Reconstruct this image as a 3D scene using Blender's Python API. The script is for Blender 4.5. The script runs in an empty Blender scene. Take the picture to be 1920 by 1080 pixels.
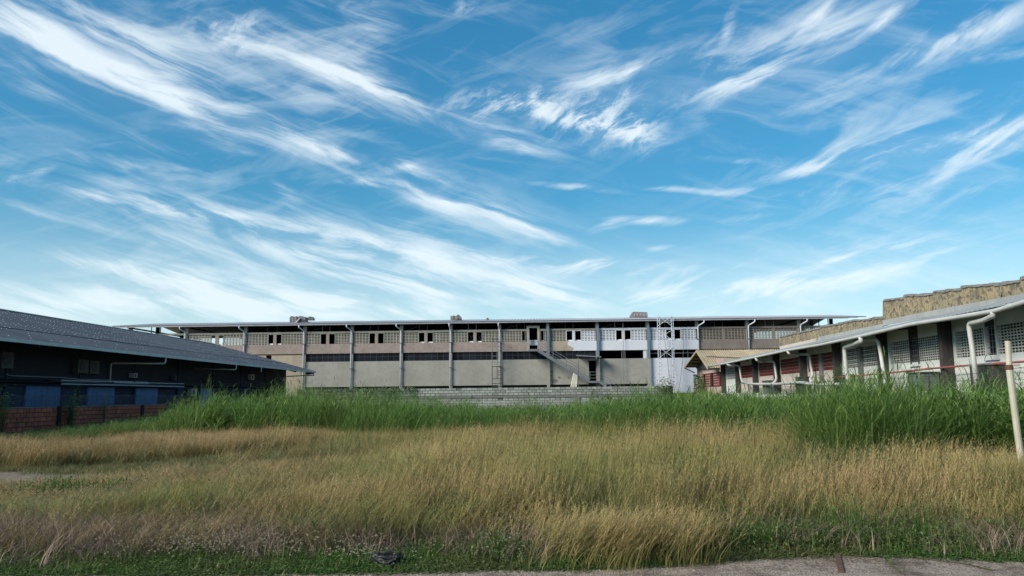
import bpy, bmesh, math, random
import numpy as np
from mathutils import Vector, Matrix

random.seed(7)
rng = np.random.default_rng(11)
sc = bpy.context.scene
COL = sc.collection
F = 1500.0 / 1920.0 * 36.0
EYE = 1.6

# ------------------------------------------------------------------ camera
cam_data = bpy.data.cameras.new('camera')
cam_data.sensor_width = 36.0
cam_data.lens = F
cam_data.clip_start = 0.1
cam_data.clip_end = 5000.0
cam = bpy.data.objects.new('camera', cam_data)
COL.objects.link(cam)
CAMROT = (Matrix.Rotation(math.radians(1.45), 3, 'Z') @ Matrix.Rotation(math.pi / 2 + math.radians(7.65), 3, 'X')
          @ Matrix.Rotation(math.radians(-0.6), 3, 'Z'))
cam.matrix_world = Matrix.Translation((0, 0, EYE)) @ CAMROT.to_4x4()
sc.camera = cam

# ------------------------------------------------------------------ survey helpers (photo measurement -> place in the world)
def ray(px, py):
    return CAMROT @ Vector(((px - 960.0) / 1500.0, -(py - 540.0) / 1500.0, -1.0))
def W(px, py, X=None, Y=None, Z=None):
    d = ray(px, py)
    if X is not None: t = X / d.x
    elif Y is not None: t = Y / d.y
    else: t = (Z - EYE) / d.z
    return Vector((d.x * t, d.y * t, EYE + d.z * t))
_a = ray(1055, 741)
RA = math.atan2(_a.x, _a.y)                       # heading of the long block building
CA, SA = math.cos(RA), math.sin(RA)
def RL(x, y, z=0.0): return Vector((x * CA + y * SA, -x * SA + y * CA, z))
def WR(px, py, xr):                               # survey on a plane parallel to the block building; returns local x, y, z
    d = ray(px, py)
    dx = d.x * CA - d.y * SA; dy = d.x * SA + d.y * CA
    t = xr / dx
    return Vector((xr, dy * t, EYE + d.z * t))

# ------------------------------------------------------------------ sky and sun
SUN_EL, SUN_AZ = math.radians(31), math.radians(236)       # azimuth clockwise from +Y: behind the camera, to the left
world = bpy.data.worlds.new('World'); sc.world = world; world.use_nodes = True
nt = world.node_tree; nt.nodes.clear()
def N(t, **k):
    n = nt.nodes.new(t)
    for a, b in k.items(): setattr(n, a, b)
    return n
L = lambda a, b: nt.links.new(a, b)
def M(op, a, b=None, c=None, clamp=False):
    n = N('ShaderNodeMath', operation=op); n.use_clamp = clamp
    for i, v in enumerate((a, b, c)):
        if v is None: continue
        if isinstance(v, (int, float)): n.inputs[i].default_value = v
        else: L(v, n.inputs[i])
    return n.outputs[0]
out = N('ShaderNodeOutputWorld'); bg = N('ShaderNodeBackground')
sky = N('ShaderNodeTexSky', sky_type='NISHITA'); sky.sun_disc = False
sky.sun_elevation = SUN_EL; sky.sun_rotation = SUN_AZ; sky.air_density = 1.0; sky.dust_density = 0.6; sky.ozone_density = 3.0
SKY_STRENGTH = 0.09
tc = N('ShaderNodeTexCoord'); sep = N('ShaderNodeSeparateXYZ'); L(tc.outputs['Generated'], sep.inputs[0])
az = M('ARCTAN2', sep.outputs[0], sep.outputs[1]); el = M('ARCSINE', sep.outputs[2])
# fibrous warp: low-frequency bend plus fine wisps
wn = N('ShaderNodeTexNoise'); wn.inputs['Scale'].default_value = 5.0; wn.inputs['Detail'].default_value = 5.0; wn.inputs['Roughness'].default_value = .6
L(tc.outputs['Generated'], wn.inputs['Vector'])
wv = N('ShaderNodeSeparateColor'); L(wn.outputs['Color'], wv.inputs[0])
azw = M('ADD', az, M('MULTIPLY', M('SUBTRACT', wv.outputs[0], .5), .055))
elw = M('ADD', el, M('MULTIPLY', M('SUBTRACT', wv.outputs[1], .5), .026))
comb = N('ShaderNodeCombineXYZ'); L(azw, comb.inputs[0]); L(elw, comb.inputs[1])
def fibre(rot, sx, sy, seed, detail=7, rough=.62, dist=1.0):
    mp = N('ShaderNodeMapping'); mp.inputs['Rotation'].default_value = (0, 0, rot); mp.inputs['Location'].default_value = (seed, seed * .37, 0)
    mp2 = N('ShaderNodeMapping'); mp2.inputs['Scale'].default_value = (sx, sy, 1)
    L(comb.outputs[0], mp.inputs['Vector']); L(mp.outputs[0], mp2.inputs['Vector'])
    n = N('ShaderNodeTexNoise'); n.inputs['Scale'].default_value = 1.0; n.inputs['Detail'].default_value = detail
    n.inputs['Roughness'].default_value = rough; n.inputs['Distortion'].default_value = dist
    L(mp2.outputs[0], n.inputs['Vector']); return n.outputs[0]
fibA = fibre(math.radians(16), 5, 30, 1.3, 8, .60, .5)          # streaks falling to the right
fibB = fibre(math.radians(-16), 6, 28, 4.1, 8, .60, .5)         # streaks climbing to the right
fibC = fibre(math.radians(-30), 14, 34, 7.7, 9, .68, .5)   # curly feathers
def angles(px, py):
    d = ray(px, py).normalized(); return math.atan2(d.x, d.y), math.asin(d.z)
def strokes(lst):
    acc = None
    for (x1, y1, x2, y2, w, k) in lst:
        a1, e1 = angles(x1, y1); a2, e2 = angles(x2, y2)
        hl = math.hypot(a2 - a1, e2 - e1) / 2 * 1.25 + .004
        mp = N('ShaderNodeMapping', vector_type='TEXTURE')
        mp.inputs['Location'].default_value = ((a1 + a2) / 2, (e1 + e2) / 2, 0)
        mp.inputs['Rotation'].default_value = (0, 0, math.atan2(e2 - e1, a2 - a1))
        mp.inputs['Scale'].default_value = (hl, w / 1500.0 * 1.3, 1)
        L(comb.outputs[0], mp.inputs['Vector'])
        g = N('ShaderNodeTexGradient', gradient_type='SPHERICAL'); L(mp.outputs[0], g.inputs[0])
        s = N('ShaderNodeMath', operation='SMOOTH_MIN') if False else None
        v = M('MULTIPLY', M('POWER', g.outputs['Fac'], 1.2), k * .8)
        acc = v if acc is None else M('ADD', acc, v)
        if k >= .9:      # the soft veil around a bright streak
            mp = N('ShaderNodeMapping', vector_type='TEXTURE')
            mp.inputs['Location'].default_value = ((a1 + a2) / 2, (e1 + e2) / 2 - w / 1500.0 * .6, 0)
            mp.inputs['Rotation'].default_value = (0, 0, math.atan2(e2 - e1, a2 - a1)); mp.inputs['Scale'].default_value = (hl * 1.5, w / 1500.0 * 4.2, 1)
            L(comb.outputs[0], mp.inputs['Vector']); g = N('ShaderNodeTexGradient', gradient_type='SPHERICAL'); L(mp.outputs[0], g.inputs[0])
            acc = M('ADD', acc, M('MULTIPLY', g.outputs['Fac'], .22))
    return acc
SA_ = strokes([
    (-60, -10, 240, 150, 24, 1.15), (180, 115, 420, 225, 18, 1.25), (370, 190, 530, 252, 13, 1.4), (480, 232, 660, 304, 11, 1.6), (60, 40, 420, 200, 60, .38), (-40, 10, 300, 60, 50, .4),
    (150, 40, 520, 110, 50, .45), (420, 60, 700, 120, 50, .5), (560, 120, 640, 160, 16, .9), (590, 118, 800, 212, 11, 1.3), (760, 200, 1050, 292, 22, .8),
    (640, 20, 760, 70, 26, .5), (640, 75, 700, 105, 10, .5),
    (100, 290, 420, 332, 14, .6), (445, 308, 520, 340, 14, .5), (510, 335, 565, 385, 14, .5),
    (110, 356, 230, 378, 9, 1.0), (205, 370, 480, 412, 13, 1.5), (440, 400, 760, 480, 24, .95), (690, 470, 960, 545, 24, 1.0), (900, 520, 1140, 565, 22, 1.1),
    (640, 343, 770, 350, 9, .8), (750, 355, 900, 400, 20, 1.0), (880, 385, 1080, 452, 15, 1.3), (725, 303, 835, 338, 9, 1.1),
    (-40, 375, 200, 430, 14, .6), (180, 420, 420, 470, 16, .5), (0, 468, 200, 500, 11, .9), (170, 492, 430, 540, 18, 1.0), (380, 535, 720, 580, 26, .9),
    (480, 455, 660, 490, 14, .8), (560, 480, 860, 552, 22, 1.0), (100, 545, 500, 580, 28, .7), (-50, 550, 300, 590, 30, .6),
    (0, 160, 110, 172, 14, .4), (620, 560, 900, 600, 18, .6), (780, 470, 1050, 500, 16, .6), (820, 252, 1030, 290, 12, .5),
])
SB_ = strokes([
    (1050, 162, 1330, 102, 14, .95), (1180, 190, 1420, 140, 24, .65), (1350, 165, 1610, 95, 22, 1.0), (1560, 150, 1930, 20, 28, .45),
    (1720, 110, 1930, 10, 20, .6), (1490, 60, 1560, 5, 10, .7), (1360, 80, 1390, 10, 12, .5), (1630, 60, 1690, 15, 10, .7), (1400, 110, 1700, 20, 60, .35), (1820, 115, 1930, 95, 10, .7),
    (1480, 324, 1600, 300, 12, 1.0), (1560, 310, 1800, 262, 24, 1.1), (1720, 280, 1960, 232, 24, 1.15), (1640, 312, 1940, 285, 16, .5),
    (-10, 325, 60, 338, 9, .9), (30, 335, 100, 303, 9, .8), (1170, 346, 1350, 358, 6, .6), (1000, 348, 1170, 360, 6, .55), (1115, 436, 1175, 414, 9, .8), (1150, 412, 1290, 410, 9, .7),
    (1330, 355, 1560, 360, 8, .5), (1340, 405, 1470, 396, 6, .5), (1140, 565, 1400, 540, 20, 1.0), (1340, 545, 1680, 512, 22, 1.0),
    (960, 485, 1360, 500, 16, .9), (1180, 458, 1300, 462, 7, .7), (1520, 492, 1920, 450, 26, .4), (1500, 490, 1640, 480, 6, .6), (1300, 296, 1410, 300, 6, .8), (1600, 500, 1930, 480, 30, .35),
])
SC_ = strokes([
    (830, 205, 1050, 180, 30, .7), (960, 190, 1220, 250, 26, .8), (1000, 215, 1225, 262, 13, 1.1), (1195, 250, 1225, 200, 14, .9), (1050, 190, 1290, 190, 30, .5),
    (330, 30, 560, 90, 50, .45), (1300, 120, 1450, 60, 40, .35), (840, 25, 890, 10, 14, .5),
])
def shaped(s, f, lo, hi):
    mr = N('ShaderNodeMapRange', clamp=True); mr.interpolation_type = 'SMOOTHSTEP'
    L(f, mr.inputs[0]); mr.inputs[1].default_value = lo; mr.inputs[2].default_value = hi
    return M('MULTIPLY', s, M('ADD', M('MULTIPLY', mr.outputs[0], 1.55), .06))
clouds = M('ADD', M('ADD', shaped(SA_, fibA, .40, .72), shaped(SB_, fibB, .42, .72)), shaped(SC_, fibC, .46, .70))
# the same kind of cirrus everywhere else in the sky, outside the surveyed streaks
veil = N('ShaderNodeMapRange', clamp=True); veil.interpolation_type = 'SMOOTHSTEP'
L(fibA, veil.inputs[0]); veil.inputs[1].default_value = .47; veil.inputs[2].default_value = .85
veil2 = N('ShaderNodeMapRange', clamp=True); L(fibB, veil2.inputs[0]); veil2.inputs[1].default_value = .5; veil2.inputs[2].default_value = .85
big = N('ShaderNodeTexNoise'); big.inputs['Scale'].default_value = 2.2; big.inputs['Detail'].default_value = 3; L(tc.outputs['Generated'], big.inputs['Vector'])
bigm = N('ShaderNodeMapRange', clamp=True); L(big.outputs[0], bigm.inputs[0]); bigm.inputs[1].default_value = .4; bigm.inputs[2].default_value = .65
veils = M('MULTIPLY', M('ADD', veil.outputs[0], veil2.outputs[0]), M('ADD', M('MULTIPLY', bigm.outputs[0], .26), .05))
low = N('ShaderNodeMapRange', clamp=True); low.interpolation_type = 'SMOOTHERSTEP'
L(el, low.inputs[0]); low.inputs[1].default_value = .26; low.inputs[2].default_value = 0.0; low.inputs[3].default_value = 0; low.inputs[4].default_value = .55
total = M('MINIMUM', M('ADD', M('ADD', clouds, veils), M('MULTIPLY', low.outputs[0], M('ADD', M('MULTIPLY', fibA, .9), .45))), .97)
soft = M('SUBTRACT', 1.0, M('EXPONENT', M('MULTIPLY', total, -1.75)))
# clear sky: Nishita, tinted by a gentle ramp over elevation
ramp = N('ShaderNodeValToRGB'); elr = M('DIVIDE', el, 1.2); L(elr, ramp.inputs[0])
cr = ramp.color_ramp; cr.elements[0].position = 0.0; cr.elements[0].color = (.60, 1.08, 1.10, 1)
cr.elements[1].position = 1.0; cr.elements[1].color = (.37, 1.24, 1.40, 1)
e = cr.elements.new(.16); e.color = (.44, 1.08, 1.16, 1)
e = cr.elements.new(.42); e.color = (.37, 1.24, 1.40, 1)
tint = N('ShaderNodeMix', data_type='RGBA', blend_type='MULTIPLY'); tint.inputs[0].default_value = 1.0
L(sky.outputs[0], tint.inputs[6]); L(ramp.outputs[0], tint.inputs[7])
sc1 = N('ShaderNodeVectorMath', operation='SCALE'); sc1.inputs['Scale'].default_value = SKY_STRENGTH * 1.0 / .09
L(tint.outputs[2], sc1.inputs[0])
mx = N('ShaderNodeMix', data_type='RGBA'); L(soft, mx.inputs[0]); L(sc1.outputs[0], mx.inputs[6]); mx.inputs[7].default_value = (8.6, 9.5, 9.9, 1)
L(mx.outputs[2], bg.inputs[0]); bg.inputs[1].default_value = SKY_STRENGTH
L(bg.outputs[0], out.inputs[0])
world.cycles.sampling_method = 'MANUAL'; world.cycles.sample_map_resolution = 512

sun_d = bpy.data.lights.new('sun', 'SUN'); sun_d.energy = 4.6; sun_d.angle = math.radians(24); sun_d.color = (1.0, .90, .76)
sun = bpy.data.objects.new('sun', sun_d); COL.objects.link(sun)
sdir = Vector((math.sin(SUN_AZ) * math.cos(SUN_EL), math.cos(SUN_AZ) * math.cos(SUN_EL), math.sin(SUN_EL)))
sun.rotation_euler = sdir.to_track_quat('Z', 'Y').to_euler(); sun.location = (0, 0, 60)
sc.view_settings.view_transform = 'Standard'; sc.view_settings.look = 'None'; sc.view_settings.gamma = 1.0
sc.view_settings.exposure = 0.3
sc.view_settings.use_curve_mapping = False
sc.cycles.max_bounces = 6; sc.cycles.transparent_max_bounces = 8

# ------------------------------------------------------------------ materials
def mat(name, c1, c2=None, scale=1.2, rough=.9, bump=.25, bscale=30, stain=None, spec=.3, metallic=0, vary=.0, streak=True, amount=.5, translucent=0, bdist=.02):
    m = bpy.data.materials.new(name); m.use_nodes = True; t = m.node_tree; t.nodes.clear()
    n = lambda ty, **k: (lambda q: ([setattr(q, a, b) for a, b in k.items()], q)[1])(t.nodes.new(ty))
    l = t.links.new
    o = n('ShaderNodeOutputMaterial'); p = n('ShaderNodeBsdfPrincipled')
    geo = n('ShaderNodeNewGeometry')
    p.inputs['Roughness'].default_value = rough; p.inputs['Metallic'].default_value = metallic
    p.inputs['Specular IOR Level'].default_value = spec
    c2 = c2 or tuple(x * .75 for x in c1)
    a = n('ShaderNodeTexNoise'); a.inputs['Scale'].default_value = scale; a.inputs['Detail'].default_value = 6; a.inputs['Roughness'].default_value = .65
    l(geo.outputs['Position'], a.inputs['Vector'])
    mr = n('ShaderNodeMapRange'); l(a.outputs[0], mr.inputs[0]); mr.inputs[1].default_value = .35; mr.inputs[2].default_value = .65
    mx = n('ShaderNodeMix', data_type='RGBA'); l(mr.outputs[0], mx.inputs[0]); mx.inputs[6].default_value = (*c1, 1); mx.inputs[7].default_value = (*c2, 1)
    col = mx.outputs[2]
    if stain:
        mp = n('ShaderNodeMapping'); mp.inputs['Scale'].default_value = (2.2, 2.2, .28) if streak else (1.3, 1.3, 1.3)
        l(geo.outputs['Position'], mp.inputs['Vector'])
        b = n('ShaderNodeTexNoise'); b.inputs['Scale'].default_value = 1.6; b.inputs['Detail'].default_value = 8; b.inputs['Roughness'].default_value = .72
        l(mp.outputs[0], b.inputs['Vector'])
        r2 = n('ShaderNodeMapRange'); l(b.outputs[0], r2.inputs[0]); r2.inputs[1].default_value = .5; r2.inputs[2].default_value = .72; r2.inputs[4].default_value = amount
        m2 = n('ShaderNodeMix', data_type='RGBA'); l(r2.outputs[0], m2.inputs[0]); l(col, m2.inputs[6]); m2.inputs[7].default_value = (*stain, 1)
        col = m2.outputs[2]
    if vary:
        oi = n('ShaderNodeObjectInfo'); r3 = n('ShaderNodeMapRange'); l(oi.outputs['Random'], r3.inputs[0]); r3.inputs[3].default_value = 1 - vary; r3.inputs[4].default_value = 1 + vary
        sc_ = n('ShaderNodeVectorMath', operation='SCALE'); l(col, sc_.inputs[0]); l(r3.outputs[0], sc_.inputs['Scale']); col = sc_.outputs[0]
    l(col, p.inputs['Base Color'])
    if bump:
        b = n('ShaderNodeTexNoise'); b.inputs['Scale'].default_value = bscale; b.inputs['Detail'].default_value = 5; l(geo.outputs['Position'], b.inputs['Vector'])
        bp = n('ShaderNodeBump'); bp.inputs['Strength'].default_value = bump; bp.inputs['Distance'].default_value = bdist
        l(b.outputs[0], bp.inputs['Height']); l(bp.outputs[0], p.inputs['Normal'])
    l(p.outputs[0], o.inputs[0])
    return m
MT = dict(
    plaster_pink=mat('pink_plaster', (.31, .245, .225), (.235, .19, .175), .5, stain=(.12, .095, .09), amount=.6, streak=False),
    plaster_tan=mat('tan_plaster', (.36, .30, .24), (.29, .24, .19), .5, stain=(.15, .12, .10), amount=.4),
    plaster_grey=mat('grey_render', (.30, .288, .262), (.235, .226, .205), .35, stain=(.17, .165, .145), amount=.5, streak=False),
    plaster_brown=mat('brown_grey_render', (.20, .17, .155), (.155, .13, .12), .5, stain=(.09, .075, .07), amount=.4),
    white=mat('fresh_white_paint', (.56, .57, .63), (.51, .52, .58), .3, bump=.08, stain=(.5, .5, .54), amount=.3),
    grille_grey=mat('grey_breeze_block', (.33, .31, .28), (.25, .235, .21), .8, stain=(.14, .13, .12), amount=.5),
    grille_brown=mat('brown_breeze_block', (.215, .19, .165), (.165, .14, .125), .8),
    concrete=mat('weathered_concrete', (.32, .31, .28), (.22, .215, .20), 1.0, stain=(.10, .10, .09), amount=.6),
    steel=mat('grey_steel', (.16, .17, .19), (.12, .125, .14), 2, rough=.55, bump=.05),
    steel_dark=mat('dark_steel', (.05, .055, .065), (.035, .037, .045), 2, rough=.6, bump=.05),
    steel_blue=mat('blue_steel_column', (.10, .17, .24), (.15, .17, .20), 1.2, rough=.6, bump=.05),
    galv=mat('galvanised_pipe', (.52, .55, .62), (.44, .46, .53), 2, rough=.5, bump=.03),
    gutter=mat('painted_gutter', (.33, .34, .37), (.26, .27, .30), 1.5, rough=.55, bump=.03, stain=(.17, .17, .18)),
    roof_lilac=mat('pale_roof_sheet', (.40, .38, .41), (.33, .32, .35), .4, rough=.5, bump=.05, stain=(.25, .24, .25)),
    roof_dark=mat('dark_grey_roof_sheet', (.080, .084, .094), (.062, .065, .074), .25, rough=.55, bump=.04, stain=(.06, .064, .075), vary=.12, spec=.35),
    gutter_light=mat('pale_gutter', (.60, .58, .55), (.48, .47, .45), 1.5, rough=.5, bump=.03, stain=(.3, .3, .3)),
    screw=mat('bright_washer', (.6, .6, .62), rough=.4, bump=0),
    roof_tan=mat('weathered_tan_roof_sheet', (.37, .30, .20), (.29, .235, .165), .8, rough=.8, bump=.1, stain=(.16, .12, .085), vary=.12),
    roof_grey=mat('pale_grey_roof_sheet', (.30, .31, .31), (.23, .24, .245), .9, rough=.6, bump=.06, stain=(.2, .18, .15), vary=.08),
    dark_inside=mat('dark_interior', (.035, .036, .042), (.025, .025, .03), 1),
    glass=mat('dark_window_pane', (.010, .012, .018), (.014, .016, .024), 1, rough=.6, bump=0, spec=.05, vary=.4),
    navy=mat('navy_wall_cladding', (.008, .012, .028), (.005, .008, .019), .6, rough=.7, bump=.1, stain=(.016, .018, .026)),
    blue=mat('faded_blue_paint', (.10, .19, .38), (.075, .15, .31), .7, rough=.7, bump=.1, stain=(.02, .045, .12), amount=.6, vary=.12),
    blue_dark=mat('dark_blue_paint', (.014, .03, .07), (.01, .02, .05), .7, rough=.7, bump=.1),
    ledge=mat('grey_awning_sheet', (.16, .19, .21), (.11, .13, .15), .9, rough=.6, bump=.1, stain=(.05, .06, .07)),
    ac=mat('off_white_casing', (.42, .42, .40), (.34, .34, .33), 2, rough=.5, bump=.03),
    ac_shaded=mat('shaded_casing', (.085, .085, .085), (.065, .065, .065), 2, rough=.6, bump=.03),  # casing colour darkened to carry the deep shade under the eave
    white_old=mat('old_white_wall_paint', (.56, .57, .56), (.47, .48, .475), .7, stain=(.33, .33, .31), amount=.4, bscale=14, bump=.35, streak=False),
    cream_old=mat('pinkish_cream_wall_paint', (.47, .42, .38), (.40, .35, .32), .8, stain=(.25, .21, .185), amount=.45, bscale=14, bump=.35, streak=False),
    pink_old=mat('faded_pink_wall_paint', (.42, .31, .28), (.34, .25, .225), .8, stain=(.18, .14, .12), amount=.5),
    breeze_white=mat('white_breeze_block', (.52, .52, .49), (.43, .43, .41), 1.5, stain=(.25, .24, .22), vary=.08),
    red=mat('oxide_red_paint', (.17, .032, .028), (.12, .026, .024), 1.0, stain=(.07, .02, .02), amount=.5),
    red_pipe=mat('rusty_red_pipe_paint', (.30, .085, .075), (.22, .07, .06), 3, rough=.7),
    post_dark=mat('stained_dark_post', (.045, .042, .042), (.028, .026, .026), 1.5, stain=(.085, .07, .06), amount=.6),
    post_grey=mat('grey_post', (.15, .15, .15), (.11, .11, .11), 1.5, stain=(.06, .06, .06)),
    pvc=mat('white_pvc', (.45, .455, .44), (.37, .375, .36), 2, rough=.45, bump=.02, stain=(.38, .37, .34), amount=.4),
    cream_pvc=mat('cream_pvc', (.47, .44, .36), (.38, .355, .28), 3, rough=.45, bump=.03, stain=(.33, .29, .22), amount=.6),
    parapet=None,
    block=mat('grey_concrete_block', (.30, .31, .29), (.24, .245, .23), 1.2, stain=(.12, .125, .11), amount=.6, vary=.24),
    mortar=mat('mortar', (.13, .13, .12), (.10, .10, .09), 2),
    brick=mat('painted_red_block', (.46, .12, .07), (.34, .088, .056), 1.4, stain=(.06, .03, .03), amount=.7, vary=.22),
    brick_mortar=mat('red_wall_mortar', (.030, .016, .016), (.022, .012, .014), 2),
    wood=mat('pale_plank', (.55, .52, .45), (.45, .42, .36), 3, vary=.1),
    rust=mat('rusted_iron', (.13, .065, .04), (.08, .045, .03), 6, bump=.4),
    black=mat('black_plastic', (.012, .012, .014), (.02, .02, .022), 4, rough=.45, bump=.2),
    mossy=mat('dirty_masonry', (.20, .19, .185), (.13, .125, .12), 2.5, stain=(.07, .065, .06), bump=.6, bscale=8, bdist=.06),
    box_green=mat('greenish_metal_box', (.12, .15, .13), (.07, .09, .08), 2, rough=.7),
    bark=mat('brown_stem', (.10, .07, .045), (.07, .05, .03), 6),
    pale=mat('pale_sheet', (.7, .71, .74), bump=0),
)

def mottled(name, base, base2, dark, sc_, lo, hi, topz=None):
    m = bpy.data.materials.new(name); m.use_nodes = True; t = m.node_tree; p = t.nodes['Principled BSDF']; l = t.links.new; n = t.nodes.new
    geo = n('ShaderNodeNewGeometry')
    def noise(s, d, r, xyz=(1, 1, 1)):
        mp = n('ShaderNodeMapping'); mp.inputs['Scale'].default_value = xyz; l(geo.outputs['Position'], mp.inputs[0])
        a = n('ShaderNodeTexNoise'); a.inputs['Scale'].default_value = s; a.inputs['Detail'].default_value = d; a.inputs['Roughness'].default_value = r; l(mp.outputs[0], a.inputs[0]); return a.outputs[0]
    def mr(v, a, b, c=0., d=1.):
        q = n('ShaderNodeMapRange'); l(v, q.inputs[0]); q.inputs[1].default_value = a; q.inputs[2].default_value = b; q.inputs[3].default_value = c; q.inputs[4].default_value = d; return q.outputs[0]
    def mix(f, a, b):
        q = n('ShaderNodeMix'); q.data_type = 'RGBA'; l(f, q.inputs[0])
        for i, c in ((6, a), (7, b)):
            if isinstance(c, tuple): q.inputs[i].default_value = (*c, 1)
            else: l(c, q.inputs[i])
        return q.outputs[2]
    c = mix(mr(noise(.9, 5, .6), .4, .62), base, base2)
    c = mix(mr(noise(sc_, 8, .75), lo, hi, 0, .9), c, dark)                      # lichen blotches
    c = mix(mr(noise(1.1, 6, .7), .52, .66, 0, .75), c, tuple(x * 1.3 for x in dark))   # broad damp areas
    c = mix(mr(noise(2.0, 7, .7, (2, 2, .6)), .54, .70, 0, .55), c, dark)        # runs down from the coping
    l(c, p.inputs['Base Color']); p.inputs['Roughness'].default_value = .95; p.inputs['Specular IOR Level'].default_value = .15
    b = n('ShaderNodeBump'); b.inputs['Distance'].default_value = .02; b.inputs['Strength'].default_value = .5; l(noise(9, 6, .7), b.inputs['Height']); l(b.outputs[0], p.inputs['Normal'])
    return m
MT['parapet'] = mottled('yellowed_parapet', (.30, .245, .155), (.225, .195, .14), (.050, .047, .043), 5.5, .49, .60)

# ------------------------------------------------------------------ mesh helpers
ORG = {}
def org(o): return ORG.get(o.name, Vector((0, 0, 0))) if o else Vector((0, 0, 0))
def tag(o, label=None, cat=None, group=None, kind=None):
    if label: o['label'] = label
    if cat: o['category'] = cat
    if group: o['group'] = group
    if kind: o['kind'] = kind
    return o
def empty(name, loc, label, cat, group=None):
    o = bpy.data.objects.new(name, None); COL.objects.link(o); o.location = loc; o.empty_display_size = .3
    ORG[o.name] = Vector(loc); tag(o, label, cat, group); return o
IDX = {}
class MB:
    def __init__(s): s.v = []; s.f = []
    def add(s, vs, fs):
        b = len(s.v); s.v += [tuple(p) for p in vs]; s.f += [tuple(i + b for i in f) for f in fs]; return s
    def hexa(s, c):       # 8 corners: bottom 4 then top 4
        return s.add(c, [(0, 3, 2, 1), (4, 5, 6, 7), (0, 1, 5, 4), (1, 2, 6, 5), (2, 3, 7, 6), (3, 0, 4, 7)])
    def box(s, x0, x1, y0, y1, z0, z1, T=None):
        c = [(x0, y0, z0), (x1, y0, z0), (x1, y1, z0), (x0, y1, z0), (x0, y0, z1), (x1, y0, z1), (x1, y1, z1), (x0, y1, z1)]
        if T: c = [T(*p) for p in c]
        return s.hexa(c)
    def bar(s, p, q, w, h=None, up=(0, 0, 1)):
        h = h or w; p = Vector(p); q = Vector(q); d = (q - p)
        if d.length < 1e-6: return s
        d.normalize(); u = Vector(up)
        if abs(d.dot(u)) > .98: u = Vector((0, 1, 0))
        a = d.cross(u).normalized() * (w / 2); b = d.cross(a).normalized() * (h / 2)
        return s.hexa([p - a - b, p + a - b, p + a + b, p - a + b, q - a - b, q + a - b, q + a + b, q - a + b])
    def tube(s, pts, r, n=8, closed=False, caps=True):
        pts = [Vector(p) for p in pts]; m = len(pts); base = len(s.v); up = None
        rr = r if isinstance(r, (list, tuple)) else [r] * m
        for i, p in enumerate(pts):
            a = pts[max(i - 1, 0)]; b = pts[min(i + 1, m - 1)]; d = (b - a).normalized()
            if up is None: up = Vector((0, 0, 1)) if abs(d.z) < .9 else Vector((0, 1, 0))
            x = d.cross(up).normalized(); y = x.cross(d).normalized(); up = y
            for k in range(n):
                t = 2 * math.pi * k / n; s.v.append(tuple(p + x * math.cos(t) * rr[i] + y * math.sin(t) * rr[i]))
        for i in range(m - 1):
            for k in range(n):
                k2 = (k + 1) % n; s.f.append((base + i * n + k, base + i * n + k2, base + (i + 1) * n + k2, base + (i + 1) * n + k))
        if caps:
            s.f.append(tuple(base + k for k in range(n))[::-1]); s.f.append(tuple(base + (m - 1) * n + k for k in range(n)))
        return s
    def prism(s, poly, off):   # polygon of 3-D points extruded by the vector off
        n = len(poly); off = Vector(off); a = [Vector(p) for p in poly]; b = [p + off for p in a]
        return s.add(a + b, [tuple(range(n))[::-1], tuple(range(n, 2 * n))] + [(i, (i + 1) % n, n + (i + 1) % n, n + i) for i in range(n)])
    def build(s, name, m, parent=None, smooth=False, **k):
        v = np.array(s.v, dtype=np.float64); mn, mxx = v.min(0), v.max(0)
        o0 = Vector(((mn[0] + mxx[0]) / 2, (mn[1] + mxx[1]) / 2, mn[2])); v = v - np.array(o0)
        me = bpy.data.meshes.new(name); me.from_pydata(v.tolist(), [], s.f); me.update()
        if smooth: me.polygons.foreach_set('use_smooth', [True] * len(me.polygons))
        me.materials.append(MT[m] if isinstance(m, str) else m)
        bm = bmesh.new(); bm.from_mesh(me); bmesh.ops.recalc_face_normals(bm, faces=bm.faces); bm.to_mesh(me); bm.free()
        o = bpy.data.objects.new(name, me); COL.objects.link(o)
        if parent: o.parent = parent
        o.location = o0 - org(parent); ORG[o.name] = o0.copy(); tag(o, **k); return o
def bend(pts, r=.12, n=4):      # round the corners of a polyline
    pts = [Vector(p) for p in pts]; res = [pts[0]]
    for i in range(1, len(pts) - 1):
        a, b, c = pts[i - 1], pts[i], pts[i + 1]; u = (a - b); w = (c - b); k = min(r, u.length * .45, w.length * .45)
        p0 = b + u.normalized() * k; p1 = b + w.normalized() * k
        for j in range(n + 1):
            t = j / n; res.append(p0 * (1 - t) ** 2 + b * 2 * t * (1 - t) + p1 * t * t)
    res.append(pts[-1]); return res
def place(me_obj, name, loc, parent, rotz=0.0, scale=None):       # a further piece sharing the mesh of a first one
    o = me_obj.copy(); o.name = name; COL.objects.link(o); o.parent = parent
    o.location = Vector(loc) - org(parent); o.rotation_euler = (0, 0, rotz)
    if scale: o.scale = scale
    ORG[o.name] = Vector(loc); return o
def copy_thing(o, loc, label, rotz=None):
    c = o.copy(); COL.objects.link(c); c.location = loc; c['label'] = label
    if rotz is not None: c.rotation_euler = (0, 0, rotz)
    ORG[c.name] = Vector(loc)
    for ch in o.children:
        d = ch.copy(); COL.objects.link(d); d.parent = c
    return c
def local_box(name, sx, sy, sz, m, jitter=0.0):                   # a small piece, origin at its centre-bottom, not yet placed
    b = MB().box(-sx / 2, sx / 2, -sy / 2, sy / 2, 0, sz)
    if jitter: b.v = [tuple(c + random.uniform(-jitter, jitter) for c in p) for p in b.v]
    me = bpy.data.meshes.new(name); me.from_pydata(b.v, [], b.f); me.update(); me.materials.append(MT[m])
    return bpy.data.objects.new(name, me)

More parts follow.
